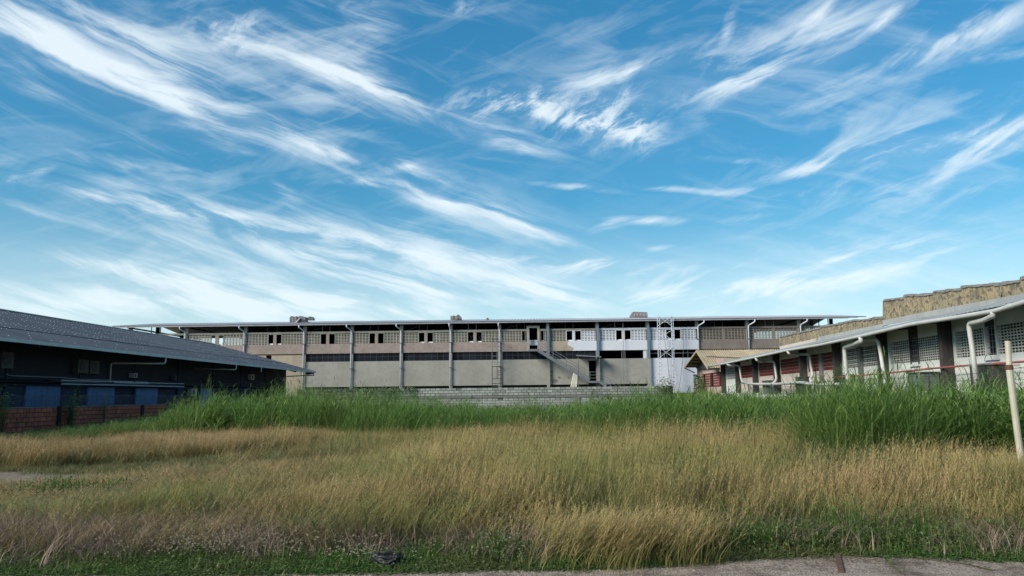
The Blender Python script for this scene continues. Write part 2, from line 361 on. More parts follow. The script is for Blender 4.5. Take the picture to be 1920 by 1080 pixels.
# ------------------------------------------------------------------ ground, pavement, raised ground
def ground_mat():
    m = bpy.data.materials.new('field_soil'); m.use_nodes = True; t = m.node_tree; p = t.nodes['Principled BSDF']; l = t.links.new
    geo = t.nodes.new('ShaderNodeNewGeometry')
    def noise(s, d=6):
        a = t.nodes.new('ShaderNodeTexNoise'); a.inputs['Scale'].default_value = s; a.inputs['Detail'].default_value = d; a.inputs['Roughness'].default_value = .7
        l(geo.outputs['Position'], a.inputs['Vector']); return a.outputs[0]
    def mr(v, a, b):
        q = t.nodes.new('ShaderNodeMapRange'); l(v, q.inputs[0]); q.inputs[1].default_value = a; q.inputs[2].default_value = b; return q.outputs[0]
    def mix(f, a, b):
        q = t.nodes.new('ShaderNodeMix'); q.data_type = 'RGBA'; l(f, q.inputs[0])
        for i, c in ((6, a), (7, b)):
            if isinstance(c, tuple): q.inputs[i].default_value = (*c, 1)
            else: l(c, q.inputs[i])
        return q.outputs[2]
    c = mix(mr(noise(.6), .4, .6), (.11, .085, .05), (.06, .075, .028))
    c = mix(mr(noise(9), .35, .7), c, (.17, .135, .085))
    at = t.nodes.new('ShaderNodeAttribute'); at.attribute_name = 'bare'
    soil = mix(mr(noise(5), .35, .65), (.25, .20, .155), (.16, .13, .10))
    c = mix(at.outputs['Fac'], c, soil)
    l(c, p.inputs['Base Color']); p.inputs['Roughness'].default_value = 1; p.inputs['Specular IOR Level'].default_value = .1
    b = t.nodes.new('ShaderNodeBump'); b.inputs['Distance'].default_value = .05; b.inputs['Strength'].default_value = .7; l(noise(14), b.inputs['Height']); l(b.outputs[0], p.inputs['Normal'])
    return m
def bare_amount(x, y):     # the trodden dirt patch beside the lawn strip on the left
    d = ((x + 11.8) / 4.2) ** 2 + ((y - 17.0) / 1.5) ** 2
    return max(0.0, min(1.0, 1.3 - d))
gx = np.unique(np.concatenate([[-1500, -600, -250, -120, -70], np.arange(-40, 40.1, .5), [70, 120, 250, 600, 1500]]))
gy = np.unique(np.concatenate([[-600, -200, -60, -20], np.arange(0, 60.1, .5), np.arange(62, 130, 4), [160, 250, 600, 2500]]))
gv = []; gb = []
for y in gy:
    for x in gx:
        z = 0.0
        if 8.6 < y < 60 and abs(x) < 40: z = .05 * math.sin(x * .7 + y * .3) + .05 * math.sin(y * .55 - x * .22)
        gv.append((x, y, z - (0.03 if y < 8.6 else 0))); gb.append(bare_amount(x, y))
nx = len(gx); gf = [(j * nx + i, j * nx + i + 1, (j + 1) * nx + i + 1, (j + 1) * nx + i) for j in range(len(gy) - 1) for i in range(nx - 1)]
gme = bpy.data.meshes.new('ground'); gme.from_pydata(gv, [], gf); gme.update()
ga = gme.attributes.new('bare', 'FLOAT', 'POINT'); ga.data.foreach_set('value', gb)
gme.materials.append(ground_mat()); go = bpy.data.objects.new('ground', gme); COL.objects.link(go); tag(go, kind='structure')
gme.polygons.foreach_set('use_smooth', [True] * len(gme.polygons))

# pavement slab with an uneven edge; surveyed edge points
def edge_pt(px, py): w = W(px, py, Z=0); return w.x, w.y
EDGE = [(-9, 7.25)] + [edge_pt(*p) for p in ((0, 1077), (300, 1079), (640, 1074), (900, 1068), (1100, 1066), (1250, 1058), (1400, 1047), (1560, 1041), (1700, 1043), (1920, 1052))] + [(12, 7.9)]
EX = np.array([e[0] for e in EDGE]); EY = np.array([e[1] for e in EDGE])
def yedge(x): return float(np.interp(x, EX, EY))
def pave_mat():
    m = bpy.data.materials.new('exposed_aggregate_concrete'); m.use_nodes = True; t = m.node_tree; p = t.nodes['Principled BSDF']; l = t.links.new
    geo = t.nodes.new('ShaderNodeNewGeometry')
    v = t.nodes.new('ShaderNodeTexVoronoi'); v.inputs['Scale'].default_value = 55; l(geo.outputs['Position'], v.inputs['Vector'])
    n1 = t.nodes.new('ShaderNodeTexNoise'); n1.inputs['Scale'].default_value = 2.2; n1.inputs['Detail'].default_value = 8; n1.inputs['Roughness'].default_value = .7; l(geo.outputs['Position'], n1.inputs['Vector'])
    n2 = t.nodes.new('ShaderNodeTexNoise'); n2.inputs['Scale'].default_value = 60; n2.inputs['Detail'].default_value = 3; l(geo.outputs['Position'], n2.inputs['Vector'])
    def mix(f, a, b, lo, hi):
        q0 = t.nodes.new('ShaderNodeMapRange'); l(f, q0.inputs[0]); q0.inputs[1].default_value = lo; q0.inputs[2].default_value = hi
        q = t.nodes.new('ShaderNodeMix'); q.data_type = 'RGBA'; l(q0.outputs[0], q.inputs[0])
        for i, c in ((6, a), (7, b)):
            if isinstance(c, tuple): q.inputs[i].default_value = (*c, 1)
            else: l(c, q.inputs[i])
        return q.outputs[2]
    c = mix(v.outputs['Color'], (.18, .14, .11), (.35, .285, .23), .2, .8)
    c = mix(n2.outputs[0], c, (.50, .45, .40), .58, .72)
    c = mix(n1.outputs[0], c, (.075, .052, .040), .46, .68)
    l(c, p.inputs['Base Color']); p.inputs['Roughness'].default_value = .95; p.inputs['Specular IOR Level'].default_value = .15
    b = t.nodes.new('ShaderNodeBump'); b.inputs['Distance'].default_value = .012; b.inputs['Strength'].default_value = .9; l(v.outputs['Distance'], b.inputs['Height']); l(b.outputs[0], p.inputs['Normal'])
    return m
MT['pave'] = pave_mat()
xs = np.arange(-10, 12.01, .12)
pv = []; pf = []
for i, x in enumerate(xs):
    e = yedge(x) + .025 * math.sin(x * 9.1) + .02 * math.sin(x * 23 + 1) + .05 * math.sin(x * 2.3)
    pv += [(x, -6, .0), (x, e, .0), (x, e, -.12)]
for i in range(len(xs) - 1):
    a = i * 3; pf += [(a, a + 3, a + 4, a + 1), (a + 1, a + 4, a + 5, a + 2)]
pm = MB(); pm.v = [(x, y, z + .004) for x, y, z in pv]; pm.f = pf; pm.build('pavement', 'pave', kind='structure')
MT['terrace'] = mat('terrace_soil', (.12, .11, .06), (.08, .09, .04), .8)
XB0, XB1 = W(556, 735, Y=62).x, W(1262, 735, Y=62).x
MB().box(XB0 + .1, XB1 - .05, 62.2, 100, -.4, 1.66).build('raised_ground', 'terrace', kind='structure')
MB().box(-75, 70, 100, 150, -.4, 1.70).build('raised_ground_far', 'terrace', kind='structure')

# ------------------------------------------------------------------ the long two-storey warehouse across the field
D = 110.0
def Xc(px, py=690): return W(px, py, Y=D).x
def Zc(v): return W(900, 742.2 - v, Y=D).z
big = empty('warehouse', (Xc(900), D, 1.7), 'long two storey warehouse with breeze block windows and a shallow pale roof across the field', 'warehouse')
COLS = [240, 347, 458, 570, 659, 752, 845, 937, 1028, 1121, 1216, 1310, 1405, 1503, 1612]
XC = [Xc(p) for p in COLS]
zG0, zG1 = Zc(135.6), Zc(138)
z_beam1, z_beam0 = Zc(124), Zc(120.5)
z_gr0, z_band0, z_str0, z_wall0 = Zc(100.5), Zc(82.5), Zc(67), Zc(19.5)
DEPTH = 24.0
WIN = [(396, 404, 410, 419), (503, 513, 518, 528), (601, 612, 617, 628), (692.5, 703.5, 708.5, 719.5), (785, 796, 801, 812), (877, 888, 893, 903.5),
       (978, 986, None, None), (1062, 1073.5, 1078, 1089.5), (1155, 1166.5, 1171, 1183), (1249, 1260, 1264.5, 1276.5)]
def band_mat(i):
    p = COLS[i]
    if p < 1028: return 'plaster_pink'
    if p < 1310: return 'white'
    return 'plaster_brown'
def grille(x0, x1, z0, z1, m, parent, y=D, pitch=.415, rows=7, name='breeze_grille', label=None):
    b = MB(); n = max(2, round((x1 - x0) / pitch)); dx = (x1 - x0) / n; dz = (z1 - z0) / rows
    for i in range(n + 1):
        c = x0 + i * dx; w = .05 if m != 'white' else .065; b.box(c - w, c + w, y + .02, y + .17, z0, z1)
    for j in range(rows + 1):
        c = z0 + j * dz; h = .045 if m != 'white' else .062; b.box(x0, x1, y + .023, y + .166, max(c - h, z0 - .02), min(c + h, z1 + .02))
    if m != 'white':   # the inner tongues that show as short dashes in each block
        for j in range(rows):
            b.box(x0, x1, y + .09, y + .12, z0 + j * dz + dz * .47, z0 + j * dz + dz * .60)
    return b.build(name, m, parent, kind='stuff')
pane0 = None
for i in range(len(COLS) - 1):
    x0, x1 = XC[i], XC[i + 1]; pc = COLS[i]; bm_ = band_mat(i)
    # lower wall
    if i <= 1: MB().box(x0, x1, D, D + .25, 1.7, z_band0).build('wall_panel', 'plaster_tan', big)
    elif i == 2:
        wx0, wx1 = Xc(499, 669), Xc(509, 669); z1w, z0w = Zc(81), Zc(76)
        b = MB().box(x0, wx0, D, D + .25, 1.7, z_band0 - .06).box(wx1, x1, D, D + .25, 1.7, z_band0 - .06).box(wx0, wx1, D, D + .25, 1.7, z0w - .3)
        b.build('wall_panel', 'plaster_tan', big)
    elif pc == 1216:
        MB().box(x0 + .12, x1, D + .02, D + .25, 1.7, z_str0).build('wall_panel', 'white', big, label='freshly painted white wall panel')
    elif pc == 1028:   # doorway cut in this panel
        dx0, dx1 = Xc(1104, 695), Xc(1121.5, 695)
        b = MB().box(x0 + .1, dx0, D, D + .25, z_wall0, z_str0).box(dx0, dx1, D, D + .25, Zc(64.5), z_str0)
        b.build('wall_panel', 'plaster_grey', big, label='grey rendered wall panel with patches of fallen render')
        f = MB().box(dx0 - .08, dx0, D - .05, D + .1, z_wall0 + .3, Zc(64.5)).box(dx1 - .06, dx1 + .02, D - .05, D + .1, z_wall0 + .3, Zc(64.5)).box(dx0 - .08, dx1 + .02, D - .052, D + .1, Zc(64.5), Zc(63.5))
        f.build('door_frame', 'grille_grey', big)
    elif pc >= 1310: MB().box(x0, x1, D, D + .25, 1.7, z_str0).build('wall_panel', 'plaster_brown', big)
    else: MB().box(x0 + .02, x1 - .02, D, D + .25, z_wall0, z_str0).build('wall_panel', 'plaster_grey', big)
    # plaster band
    bx0, bx1 = x0, x1
    if pc == 937:
        bb = MB().box(x0, Xc(991, 650), D - .06, D + .25, z_band0, z_gr0).box(Xc(1009, 650), x1, D - .06, D + .25, z_band0, z_gr0); bb.build('plaster_band', bm_, big)
    elif pc == 1028:
        a = Xc(1066, 650); jag = [(a, z_band0)]
        zz = z_gr0 - z_band0
        for t, dxx in ((.0, .5), (.25, .75), (.45, .25), (.6, -.1), (.8, -.15), (1.0, .1)): jag.append((a + dxx, z_band0 + zz * t))
        left = [(x0, z_band0)] + jag[1:] + [(x0, z_gr0)]; right = [(x1, z_band0), (x1, z_gr0)] + jag[1:][::-1]
        MB().prism([(p, D - .06, q) for p, q in left], (0, .3, 0)).build('plaster_band', 'plaster_tan', big, label='bare tan band beside the new white paint')
        MB().prism([(p, D - .06, q) for p, q in right], (0, .3, 0)).build('plaster_band', 'white', big)
    else:
        MB().box(x0, x1, D - .06, D + .25, z_band0, z_gr0).build('plaster_band', bm_, big)
    # ring beam over the grilles
    bmx = 'white' if 1028 < pc < 1310 else ('plaster_brown' if pc >= 1310 else 'grille_grey')
    b = MB()
    if pc == 937: b.box(x0, Xc(987, 620), D - .03, D + .25, z_beam0, z_beam1).box(Xc(1012, 620), x1, D - .03, D + .25, z_beam0, z_beam1)
    else: b.box(x0, x1, D - .03, D + .25, z_beam0, z_beam1)
    b.build('ring_beam', bmx if pc != 1028 else 'grille_grey', big)
    # columns inside the wall line
    MB().box(x0 - .22, x0 + .22, D + .02, D + .42, 1.7, zG0 + .2).build('column', 'grille_grey' if pc < 1216 else 'concrete', big)
    # window pairs and grilles
    gm = 'grille_grey' if pc < 1028 else ('white' if pc < 1310 else 'grille_brown')
    zs = (z_gr0, z_beam0)
    px0, px1 = pc + 3, COLS[i + 1] - 3
    if i == 0: pass
    elif pc >= 1310:
        midp = {1310: 1357, 1405: 1451, 1503: 1555}[pc]
        grille(Xc(px0, 632), Xc(midp - 2.5, 632), *zs, gm, big); grille(Xc(midp + 2.5, 632), Xc(px1, 632), *zs, gm, big)
        MB().box(Xc(midp - 2.5, 632), Xc(midp + 2.5, 632), D, D + .25, *zs).build('pillar', 'plaster_brown', big)
    else:
        w = WIN[i - 1]
        if pc == 937:
            # door to the stair and the two slim windows beside it
            xs_ = [Xc(p, 632) for p in (px0, 978, 985, 987.5, 992.5, 1007.5, 1012, 1013.5, 1020, px1)]
            grille(xs_[0], xs_[1], *zs, gm, big); grille(xs_[8], xs_[9], *zs, gm, big)
            b = MB().box(xs_[3], xs_[4], D - .09, D + .25, z_band0, Zc(126)).box(xs_[5], xs_[6], D - .09, D + .25, z_band0, Zc(126)).box(xs_[3], xs_[6], D - .1, D + .25, Zc(126), Zc(130))
            b.build('door_surround', 'grille_grey', big)
            MB().box(xs_[4], xs_[5], D + .6, D + .66, Zc(94), Zc(104)).build('door_gate', 'pale', big, label='white lower gate panel of the upper doorway')
            for q0, q1 in ((1, 2), (7, 8)):
                f = MB().box(xs_[q0] - .01, xs_[q0] + .05, D - .01, D + .1, *zs).box(xs_[q1] - .05, xs_[q1] + .01, D - .01, D + .1, *zs).build('window', 'grille_grey', big)
                MB().box(xs_[q0] + .05, xs_[q1] - .05, D + .3, D + .33, z_gr0 + .02, z_gr0 + .22).build('sill_or_bright_strip', 'pale', f)  # pale panel stands in for brightness seen through from the far side
        else:
            a, b_, c, d = [Xc(p, 632) for p in w]
            g0 = Xc(px0, 632); g1 = Xc(px1, 632)
            gl = 'grille_grey' if pc == 1028 else gm
            if g0 < a: grille(g0, a - .06, *zs, gl, big)
            grille(d + .06, g1, *zs, gm if pc != 1028 else 'white', big)
            pm_ = 'white' if pc >= 1028 else 'plaster_pink'
            MB().box(b_ + .03, c - .03, D - .02, D + .25, *zs).build('pillar', pm_, big)
            for k, (q0, q1) in enumerate(((a, b_), (c, d))):
                f = MB()
                f.box(q0 - .06, q0 + .03, D - .012, D + .14, zs[0], zs[1]).box(q1 - .03, q1 + .03, D - .012, D + .14, zs[0], zs[1])
                f.box(q0 - .06, q1 + .03, D - .014, D + .14, zs[1] - .07, zs[1] + .02)
                wo = f.build('window', 'white' if pc >= 1028 else 'concrete', big)
                if pc not in (659, 570) and not (pc == 347 and k == 0):
                    MB().box(q0 + .03, q1 - .03, D + .16, D + .2, zs[0] + .01, zs[0] + .17).build('sill_or_bright_strip', 'pale', wo)  # pale colour imitates the bright far windows seen through this one
                if pc in (347, 845, 1216) and not (pc == 1216 and k):
                    MB().bar((q0, D + 1.2, zs[0]), (q1, D + 1.2, zs[1]), .06).bar((q0, D + 1.26, zs[1]), (q1, D + 1.26, zs[0]), .06).build('brace', 'steel', wo)
    # dark window strip under the band
    if 570 <= pc < 1310:
        n = 8; z0s, z1s = z_str0, z_band0
        if pc < 1100:
            f = MB()
            for k in range(n + 1):
                xx = x0 + .2 + (x1 - x0 - .4) * k / n; f.box(xx - .025, xx + .025, D + .1, D + .16, z0s, z1s)
            for zz in (z0s + .02, (z0s * .45 + z1s * .55), z1s - .03): f.box(x0 + .2, x1 - .2, D + .105, D + .155, zz - .02, zz + .02)
            st = f.build('window_strip', 'steel_dark', big)
            for k in range(n):
                xa = x0 + .2 + (x1 - x0 - .4) * (k + .5) / n
                if pane0 is None:
                    pane0 = local_box('pane', (x1 - x0 - .4) / n - .06, .01, (z1s - z0s) - .06, 'glass'); COL.objects.link(pane0)
                    pane0.parent = st; pane0.location = Vector((xa, D + .13, z0s + .03)) - org(st)
                else: place(pane0, 'pane', (xa, D + .13, z0s + .03), st)
        else:
            f = MB()
            for q in ((1166, 1172) if pc == 1121 else (1246, 1290)):
                xx = Xc(q, 665); f.box(xx - .04, xx + .04, D + .1, D + .16, z0s, z1s)
            if pc == 1216: f.box(x0 + .3, x1, D + .1, D + .15, z0s + .62, z0s + .70)
            f.build('window_strip', 'steel', big)
        if pc in (570, 845):
            for q in ((1, 2) if pc == 570 else (0,)):
                MB().box(x0 + .5 + q * .95 * 1.1 + (1.1 if pc == 570 else 0), x0 + .5 + q * .95 * 1.1 + (1.9 if pc == 570 else .45), D + 2, D + 2.4, z0s + .1, z0s + .5).build('crate', 'ac', big)
    # open clerestory under the eaves
    for q in (.36, .52):
        xx = x0 + (x1 - x0) * q; MB().box(xx - .05, xx + .05, D + .3, D + .38, z_beam1, zG1).build('clerestory_post', 'steel_dark' if i % 3 else 'steel', big)
    if i % 2: MB().bar((x0 + .5, D + .5, z_beam1), (x0 + 3, D + .5, zG0), .07).build('clerestory_brace', 'steel_dark', big)
# small window in the tan panel, painted end return, column under the strip
MB().box(Xc(499, 669), Xc(509, 669), D + .18, D + .2, Zc(77), Zc(82)).build('window', 'glass', big)
MB().box(Xc(1206.5, 665), Xc(1212.5, 665), D + .05, D + .25, z_str0 + .01, z_band0 - .01).build('pillar', 'white', big)
# inside: back wall, mid floor, end walls, braces
xL, xR = Xc(240), Xc(1607)
zE = z_beam1
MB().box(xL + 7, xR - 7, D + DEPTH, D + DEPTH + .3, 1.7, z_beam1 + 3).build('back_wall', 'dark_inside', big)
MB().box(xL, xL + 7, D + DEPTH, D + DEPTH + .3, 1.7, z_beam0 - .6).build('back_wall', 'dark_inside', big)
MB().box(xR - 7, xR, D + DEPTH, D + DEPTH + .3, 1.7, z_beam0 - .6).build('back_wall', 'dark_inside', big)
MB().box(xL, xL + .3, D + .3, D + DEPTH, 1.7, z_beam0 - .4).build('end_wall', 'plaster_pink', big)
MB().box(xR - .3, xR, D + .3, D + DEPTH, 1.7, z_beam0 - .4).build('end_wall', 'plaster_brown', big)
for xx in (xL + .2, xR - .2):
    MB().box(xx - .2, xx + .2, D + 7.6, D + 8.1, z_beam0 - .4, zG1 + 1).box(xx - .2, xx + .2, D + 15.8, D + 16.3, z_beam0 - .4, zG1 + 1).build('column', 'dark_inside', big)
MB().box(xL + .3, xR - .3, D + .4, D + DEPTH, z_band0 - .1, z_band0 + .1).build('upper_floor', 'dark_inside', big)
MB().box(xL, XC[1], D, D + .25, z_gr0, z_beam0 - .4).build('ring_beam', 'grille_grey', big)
# dark sheet whose colour stands in for the shaded void under the cladding
MB().box(XC[3], XC[10], D + .6, D + .8, 1.7, z_wall0 + .3).build('dark_void_sheet', 'dark_inside', big)
# roof: corrugated sheets on two shallow slopes, fascia, gutter, soffit beams
rx0, rx1 = Xc(214, 612), Xc(1621, 598); ry0 = D - .75; ry1 = D + 12.2; ry2 = D + DEPTH + 1.2
zE1 = zG1 + .05; zRdg = zE1 + .112 * (ry1 - ry0)
roof = MB(); nsh = int((rx1 - rx0) / 1.0)
def sheet(x0, x1, y0, z0, y1, z1, waves, th, xdir=True):
    b = MB(); n = waves * 2; row = []
    for k in range(n + 1):
        x = x0 + (x1 - x0) * k / n; h = th if k % 2 else 0
        b.v += [(x, y0, z0 + h), (x, y1, z1 + h), (x, y0, z0 + h - .04), (x, y1, z1 + h - .04)]
    for k in range(n):
        a = k * 4; b.f += [(a, a + 4, a + 5, a + 1), (a + 2, a + 3, a + 7, a + 6), (a, a + 2, a + 6, a + 4), (a + 1, a + 5, a + 7, a + 3)]
    b.f += [(0, 1, 3, 2), (n * 4, n * 4 + 2, n * 4 + 3, n * 4 + 1)]
    return b
step = (rx1 - rx0) / 16
for k in range(16):
    xa, xb = rx0 + k * step, rx0 + (k + 1) * step - .01
    sheet(xa, xb, ry0, zE1, ry1, zRdg + random.uniform(0, .05), 14, .05).build('roof_sheet', 'roof_lilac', big)
    sheet(xa, xb, ry1 + .02, zRdg - .02, ry2, zE1 + .1, 14, .05).build('roof_sheet', 'roof_lilac', big)
MB().box(rx0 + .2, rx1 - .1, ry0 - .02, ry0 + .06, zG1 - .02, zG1 + .06).build('fascia', 'steel_dark', big)
g = MB(); g.box(rx0 + .4, rx1 - 2.5, ry0 - .18, ry0 - .03, zG0 - .02, zG1 - .06); g.build('gutter', 'gutter', big)
b = MB()
for x in XC[:-1]: b.box(x - .1, x + .1, ry0 + .1, D + DEPTH, zG1 - .28, zG1 - .08)
for y in (ry0 + .4, D + 3, D + 8): b.box(rx0 + 1, rx1 - 1, y, y + .15, zG1 - .07 + (y - ry0) * .1, zG1 + (y - ry0) * .1)
b.build('roof_beam', 'steel_dark', big)
# downpipes and steel columns on the face
for k, pc in enumerate(COLS[1:-1]):
    x = Xc(pc, 665)
    if pc in (1028, 1121, 1216):
        MB().box(x - .17, x + .17, D - .42, D - .22, (z_str0 - .1), zG0).build('steel_column', 'steel_blue', big)
        MB().box(x - .15, x + .15, D - .41, D - .22, 1.7, z_str0 - .1).build('steel_column', 'plaster_grey', big, label='steel column painted over in grey')
    else:
        xo = .75 if pc >= 1310 else (-.55 if pc < 760 else -.12)
        r = .10
        top = Vector((x + xo, ry0 - .1, zG0)); 
        z2 = zG0 - .75
        pts = [top, top + Vector((0, 0, -.3)), Vector((x, D - .22, z2)), Vector((x, D - .22, z_wall0 - .3 if pc < 1200 else Zc(85 if pc == 1310 else 82)))]
        if pc == 1310: pts[-1].z = Zc(60)
        MB().tube(bend(pts, .25), r, 8).build('downpipe', 'galv', big, smooth=True)
        for zz in (z_str0 - 1, z_gr0): MB().box(x - .2, x + .2, D - .4, D - .05, zz, zz + .08).build('pipe_bracket', 'steel', big)
# strip of dark steel channel near left end
MB().box(XC[2], XC[3], D - .03, D + .1, z_band0 - .14, z_band0 - .06).build('expansion_strip', 'rust', big)

# patches of fallen render by the stair
def blob(cx, cz, r, y, n=11):
    return [(cx + r * (1 + random.uniform(-.35, .25)) * math.cos(2 * math.pi * k / n), y, cz + r * .8 * (1 + random.uniform(-.35, .25)) * math.sin(2 * math.pi * k / n)) for k in range(n)]
for (px_, py_, r) in ((1040, 714, .42), (1049, 708, .2), (1066, 708, .16), (1035, 697, .2), (1034, 704, .14)):
    w = W(px_, py_, Y=D); MB().prism(blob(w.x, w.z, r, D - .012), (0, .03, 0)).build('bare_patch', 'plaster_brown', big)

# ---- metal stair with two flights, landings and rails
def PW(px, py, y): return W(px, py, Y=y)
YS = D - 1.6
st = empty('metal_staircase', PW(1070, 724, YS), 'grey metal staircase climbing the warehouse wall to the upper doorway', 'staircase')
for y in (YS - .5, YS + .5):
    MB().bar(PW(1009, 657, y), PW(1105, 714, y), .08, .42).build('stringer', 'steel', st)
    MB().bar(PW(1124, 715, y), PW(1137, 724, y), .08, .42).build('stringer', 'steel', st)
p0, p1 = PW(1009, 656, YS), PW(1105, 713, YS)
for k in range(18):
    c = p0.lerp(p1, (k + .5) / 18)
    MB().box(c.x - .16, c.x + .16, YS - .48, YS + .48, c.z + .05, c.z + .09).build('step', 'steel', st)
c0, c1 = PW(991, 655, YS), PW(1010, 655, YS); MB().box(c0.x, c1.x, YS - .55, D - .1, c0.z - .28, c0.z).build('upper_landing', 'steel', st)
c0, c1 = PW(1102, 715, YS), PW(1126, 715, YS); MB().box(c0.x, c1.x, YS - .55, D - .1, c0.z - .22, c0.z + .05).build('lower_landing', 'steel', st)
for (a, b_) in (((1009, 640), (1106, 697)), ((1009, 645.5), (1106, 702.5)), ((1009, 651), (1106, 708)), ((1106, 697.5), (1125, 697.5)), ((1106, 703), (1125, 703)), ((1106, 709), (1125, 709)), ((1125, 700), (1164, 724)), ((1125, 705), (1156, 724)), ((1125, 711), (1146, 724)),
                ((1037, 656), (1037, 672)), ((1062, 671), (1062, 686)), ((1106, 697), (1106, 712)), ((1125, 697), (1125, 715)), ((1145, 712), (1145, 725)), ((1009, 638), (1009, 656)), ((1084, 684), (1084, 700))):
    MB().tube([PW(*a, YS - .55), PW(*b_, YS - .55)], .035, 6).build('handrail', 'steel', st)
cp = empty('door_canopy', PW(1103, 724, D - 1), 'flat grey canopy on thin posts over the lower doorway', 'canopy')
a, b_ = PW(1081, 668, D - 1.3), PW(1127, 670.5, D - 1.3)
MB().hexa([(a.x, D - 1.9, a.z), (b_.x, D - 1.9, b_.z), (b_.x, D - .3, b_.z + .1), (a.x, D - .3, a.z + .1), (a.x, D - 1.9, a.z + .14), (b_.x, D - 1.9, b_.z + .14), (b_.x, D - .3, b_.z + .24), (a.x, D - .3, a.z + .24)]).build('canopy_sheet', 'steel', cp)
for q in (1084, 1124):
    a = PW(q, 671, D - 1.7); MB().tube([a, (a.x, a.y, 1.7)], .05, 6).build('post', 'steel', cp)
# leaning pipes
for k, (t, bt) in enumerate(((1076, 1068), (1077.5, 1071.5), (1079, 1074), (1081, 1077), (1082, 1079.5))):
    a, b_ = PW(t, 700 + k, D - 2.2), PW(bt, 724, D - 3.2); b_.z = 1.72
    tag(MB().tube([b_, a], .09, 7).build('leaning_pipe', 'wood', None, smooth=True), ['leftmost and most slanted', 'second from left', 'middle', 'second from right', 'rightmost and most upright'][k] + ' pale pipe propped under the metal staircase', 'pipe', 'pale pipes propped under the staircase')
# ---- cage ladder frame
lf = empty('ladder_tower', PW(932, 725, D - 1.2), 'dark steel ladder frame with a square cage standing against the warehouse wall', 'ladder')
def rect(b, x0, y0, x1, y1, yw, r=.035):
    for a, c in (((x0, y0), (x1, y0)), ((x1, y0), (x1, y1)), ((x1, y1), (x0, y1)), ((x0, y1), (x0, y0))): b.tube([PW(*a, yw), PW(*c, yw)], r, 5)
b = MB(); rect(b, 923, 687, 941.5, 725, D - 1.2, .05)
for yy in (710, 719): b.tube([PW(923, yy, D - 1.2), PW(941.5, yy, D - 1.2)], .045, 5)
b.tube([PW(932, 687, D - 1.2), PW(932, 710, D - 1.2)], .045, 5)
for yy in (695, 699, 703): b.tube([PW(932, yy, D - 1.2), PW(941.5, yy, D - 1.2)], .035, 5)
b.build('gate_frame', 'steel_dark', lf)
for q in (922.5, 932, 941.5): MB().tube([PW(q, 632 if q < 940 else 636, D - .9), PW(q, 687, D - .9)], .04, 5).build('rail', 'steel', lf)
for yy in (636, 642, 650, 656, 668, 680): MB().tube([PW(922.5, yy, D - .9), PW(941.5, yy - .2, D - .9)], .03, 5).build('rung', 'steel', lf)
# ---- scaffold
sf = empty('scaffold_tower', PW(1249, 735, D - 2), 'slender steel scaffold tower rising past the roof beside the white wall', 'scaffold')
def yz(px, py, y): return PW(px, py, y)
for (tx, bx, ya) in ((1232.5, 1236, D - 2.2), (1236.5, 1240, D - 1.2), (1258.5, 1262.5, D - 2.2), (1262, 1265.5, D - 1.2)):
    MB().tube([yz(tx, 592, ya), yz(bx, 730, ya)], .05, 6).build('standard', 'galv', sf)
MB().tube([yz(1266.5, 697, D - 2.4), yz(1268, 742, D - 2.4)], .05, 6).build('standard', 'galv', sf)
for lx in ((1232.5, 1236.5, 1236, 1240), (1258.5, 1262, 1262.5, 1265.5)):
    b = MB()
    for yy in range(596, 730, 7):
        t = (yy - 592) / 138
        b.tube([yz(lx[0] + (lx[2] - lx[0]) * t, yy, D - 2.2), yz(lx[1] + (lx[3] - lx[1]) * t, yy, D - 1.2)], .03, 5)
    b.build('rung', 'galv', sf)
for yy in (604, 634.5, 711.5):
    MB().tube([yz(1233 + (yy - 592) * .025, yy, D - 2.25), yz(1259 + (yy - 592) * .03, yy, D - 2.25)], .05, 6).build('ledger', 'galv', sf)
for (a, c) in (((1234, 592), (1261, 612)), ((1234, 611), (1261, 592)), ((1236, 651), (1263, 671)), ((1236, 671), (1263, 650)), ((1237, 681), (1265, 701)), ((1237, 702), (1264, 681)), ((1238, 713), (1252, 724)), ((1263, 713), (1250, 724)), ((1235, 634), (1262, 618)), ((1247, 627), (1262, 640))):
    MB().tube([yz(*a, D - 2.3), yz(*c, D - 2.3)], .035, 5).build('brace', 'galv', sf)
tag(MB().tube(bend([PW(1282, 615, D - .4), PW(1281, 668, D - .4), PW(1276, 710, D - .5), PW(1272, 737, D - .6)], 1.5), .03, 5).build('hanging_cable', 'steel'), 'thin dark cable hanging down the white wall past the scaffold', 'cable')
tag(MB().tube(bend([PW(1246, 634, D - .5), PW(1251, 668, D - .5), PW(1254, 700, D - .5), PW(1259, 726, D - .6)], 1.5), .03, 5).build('hanging_cable', 'steel'), 'thin grey cable hanging inside the scaffold tower', 'cable')
tag(MB().tube([PW(1168, 606, D - .4), PW(1168.5, 650, D - .4), PW(1170, 723, D - .4)], .03, 5).build('hanging_cable', 'steel'), 'thin cable hanging over the grey panel right of the lower doorway', 'cable')
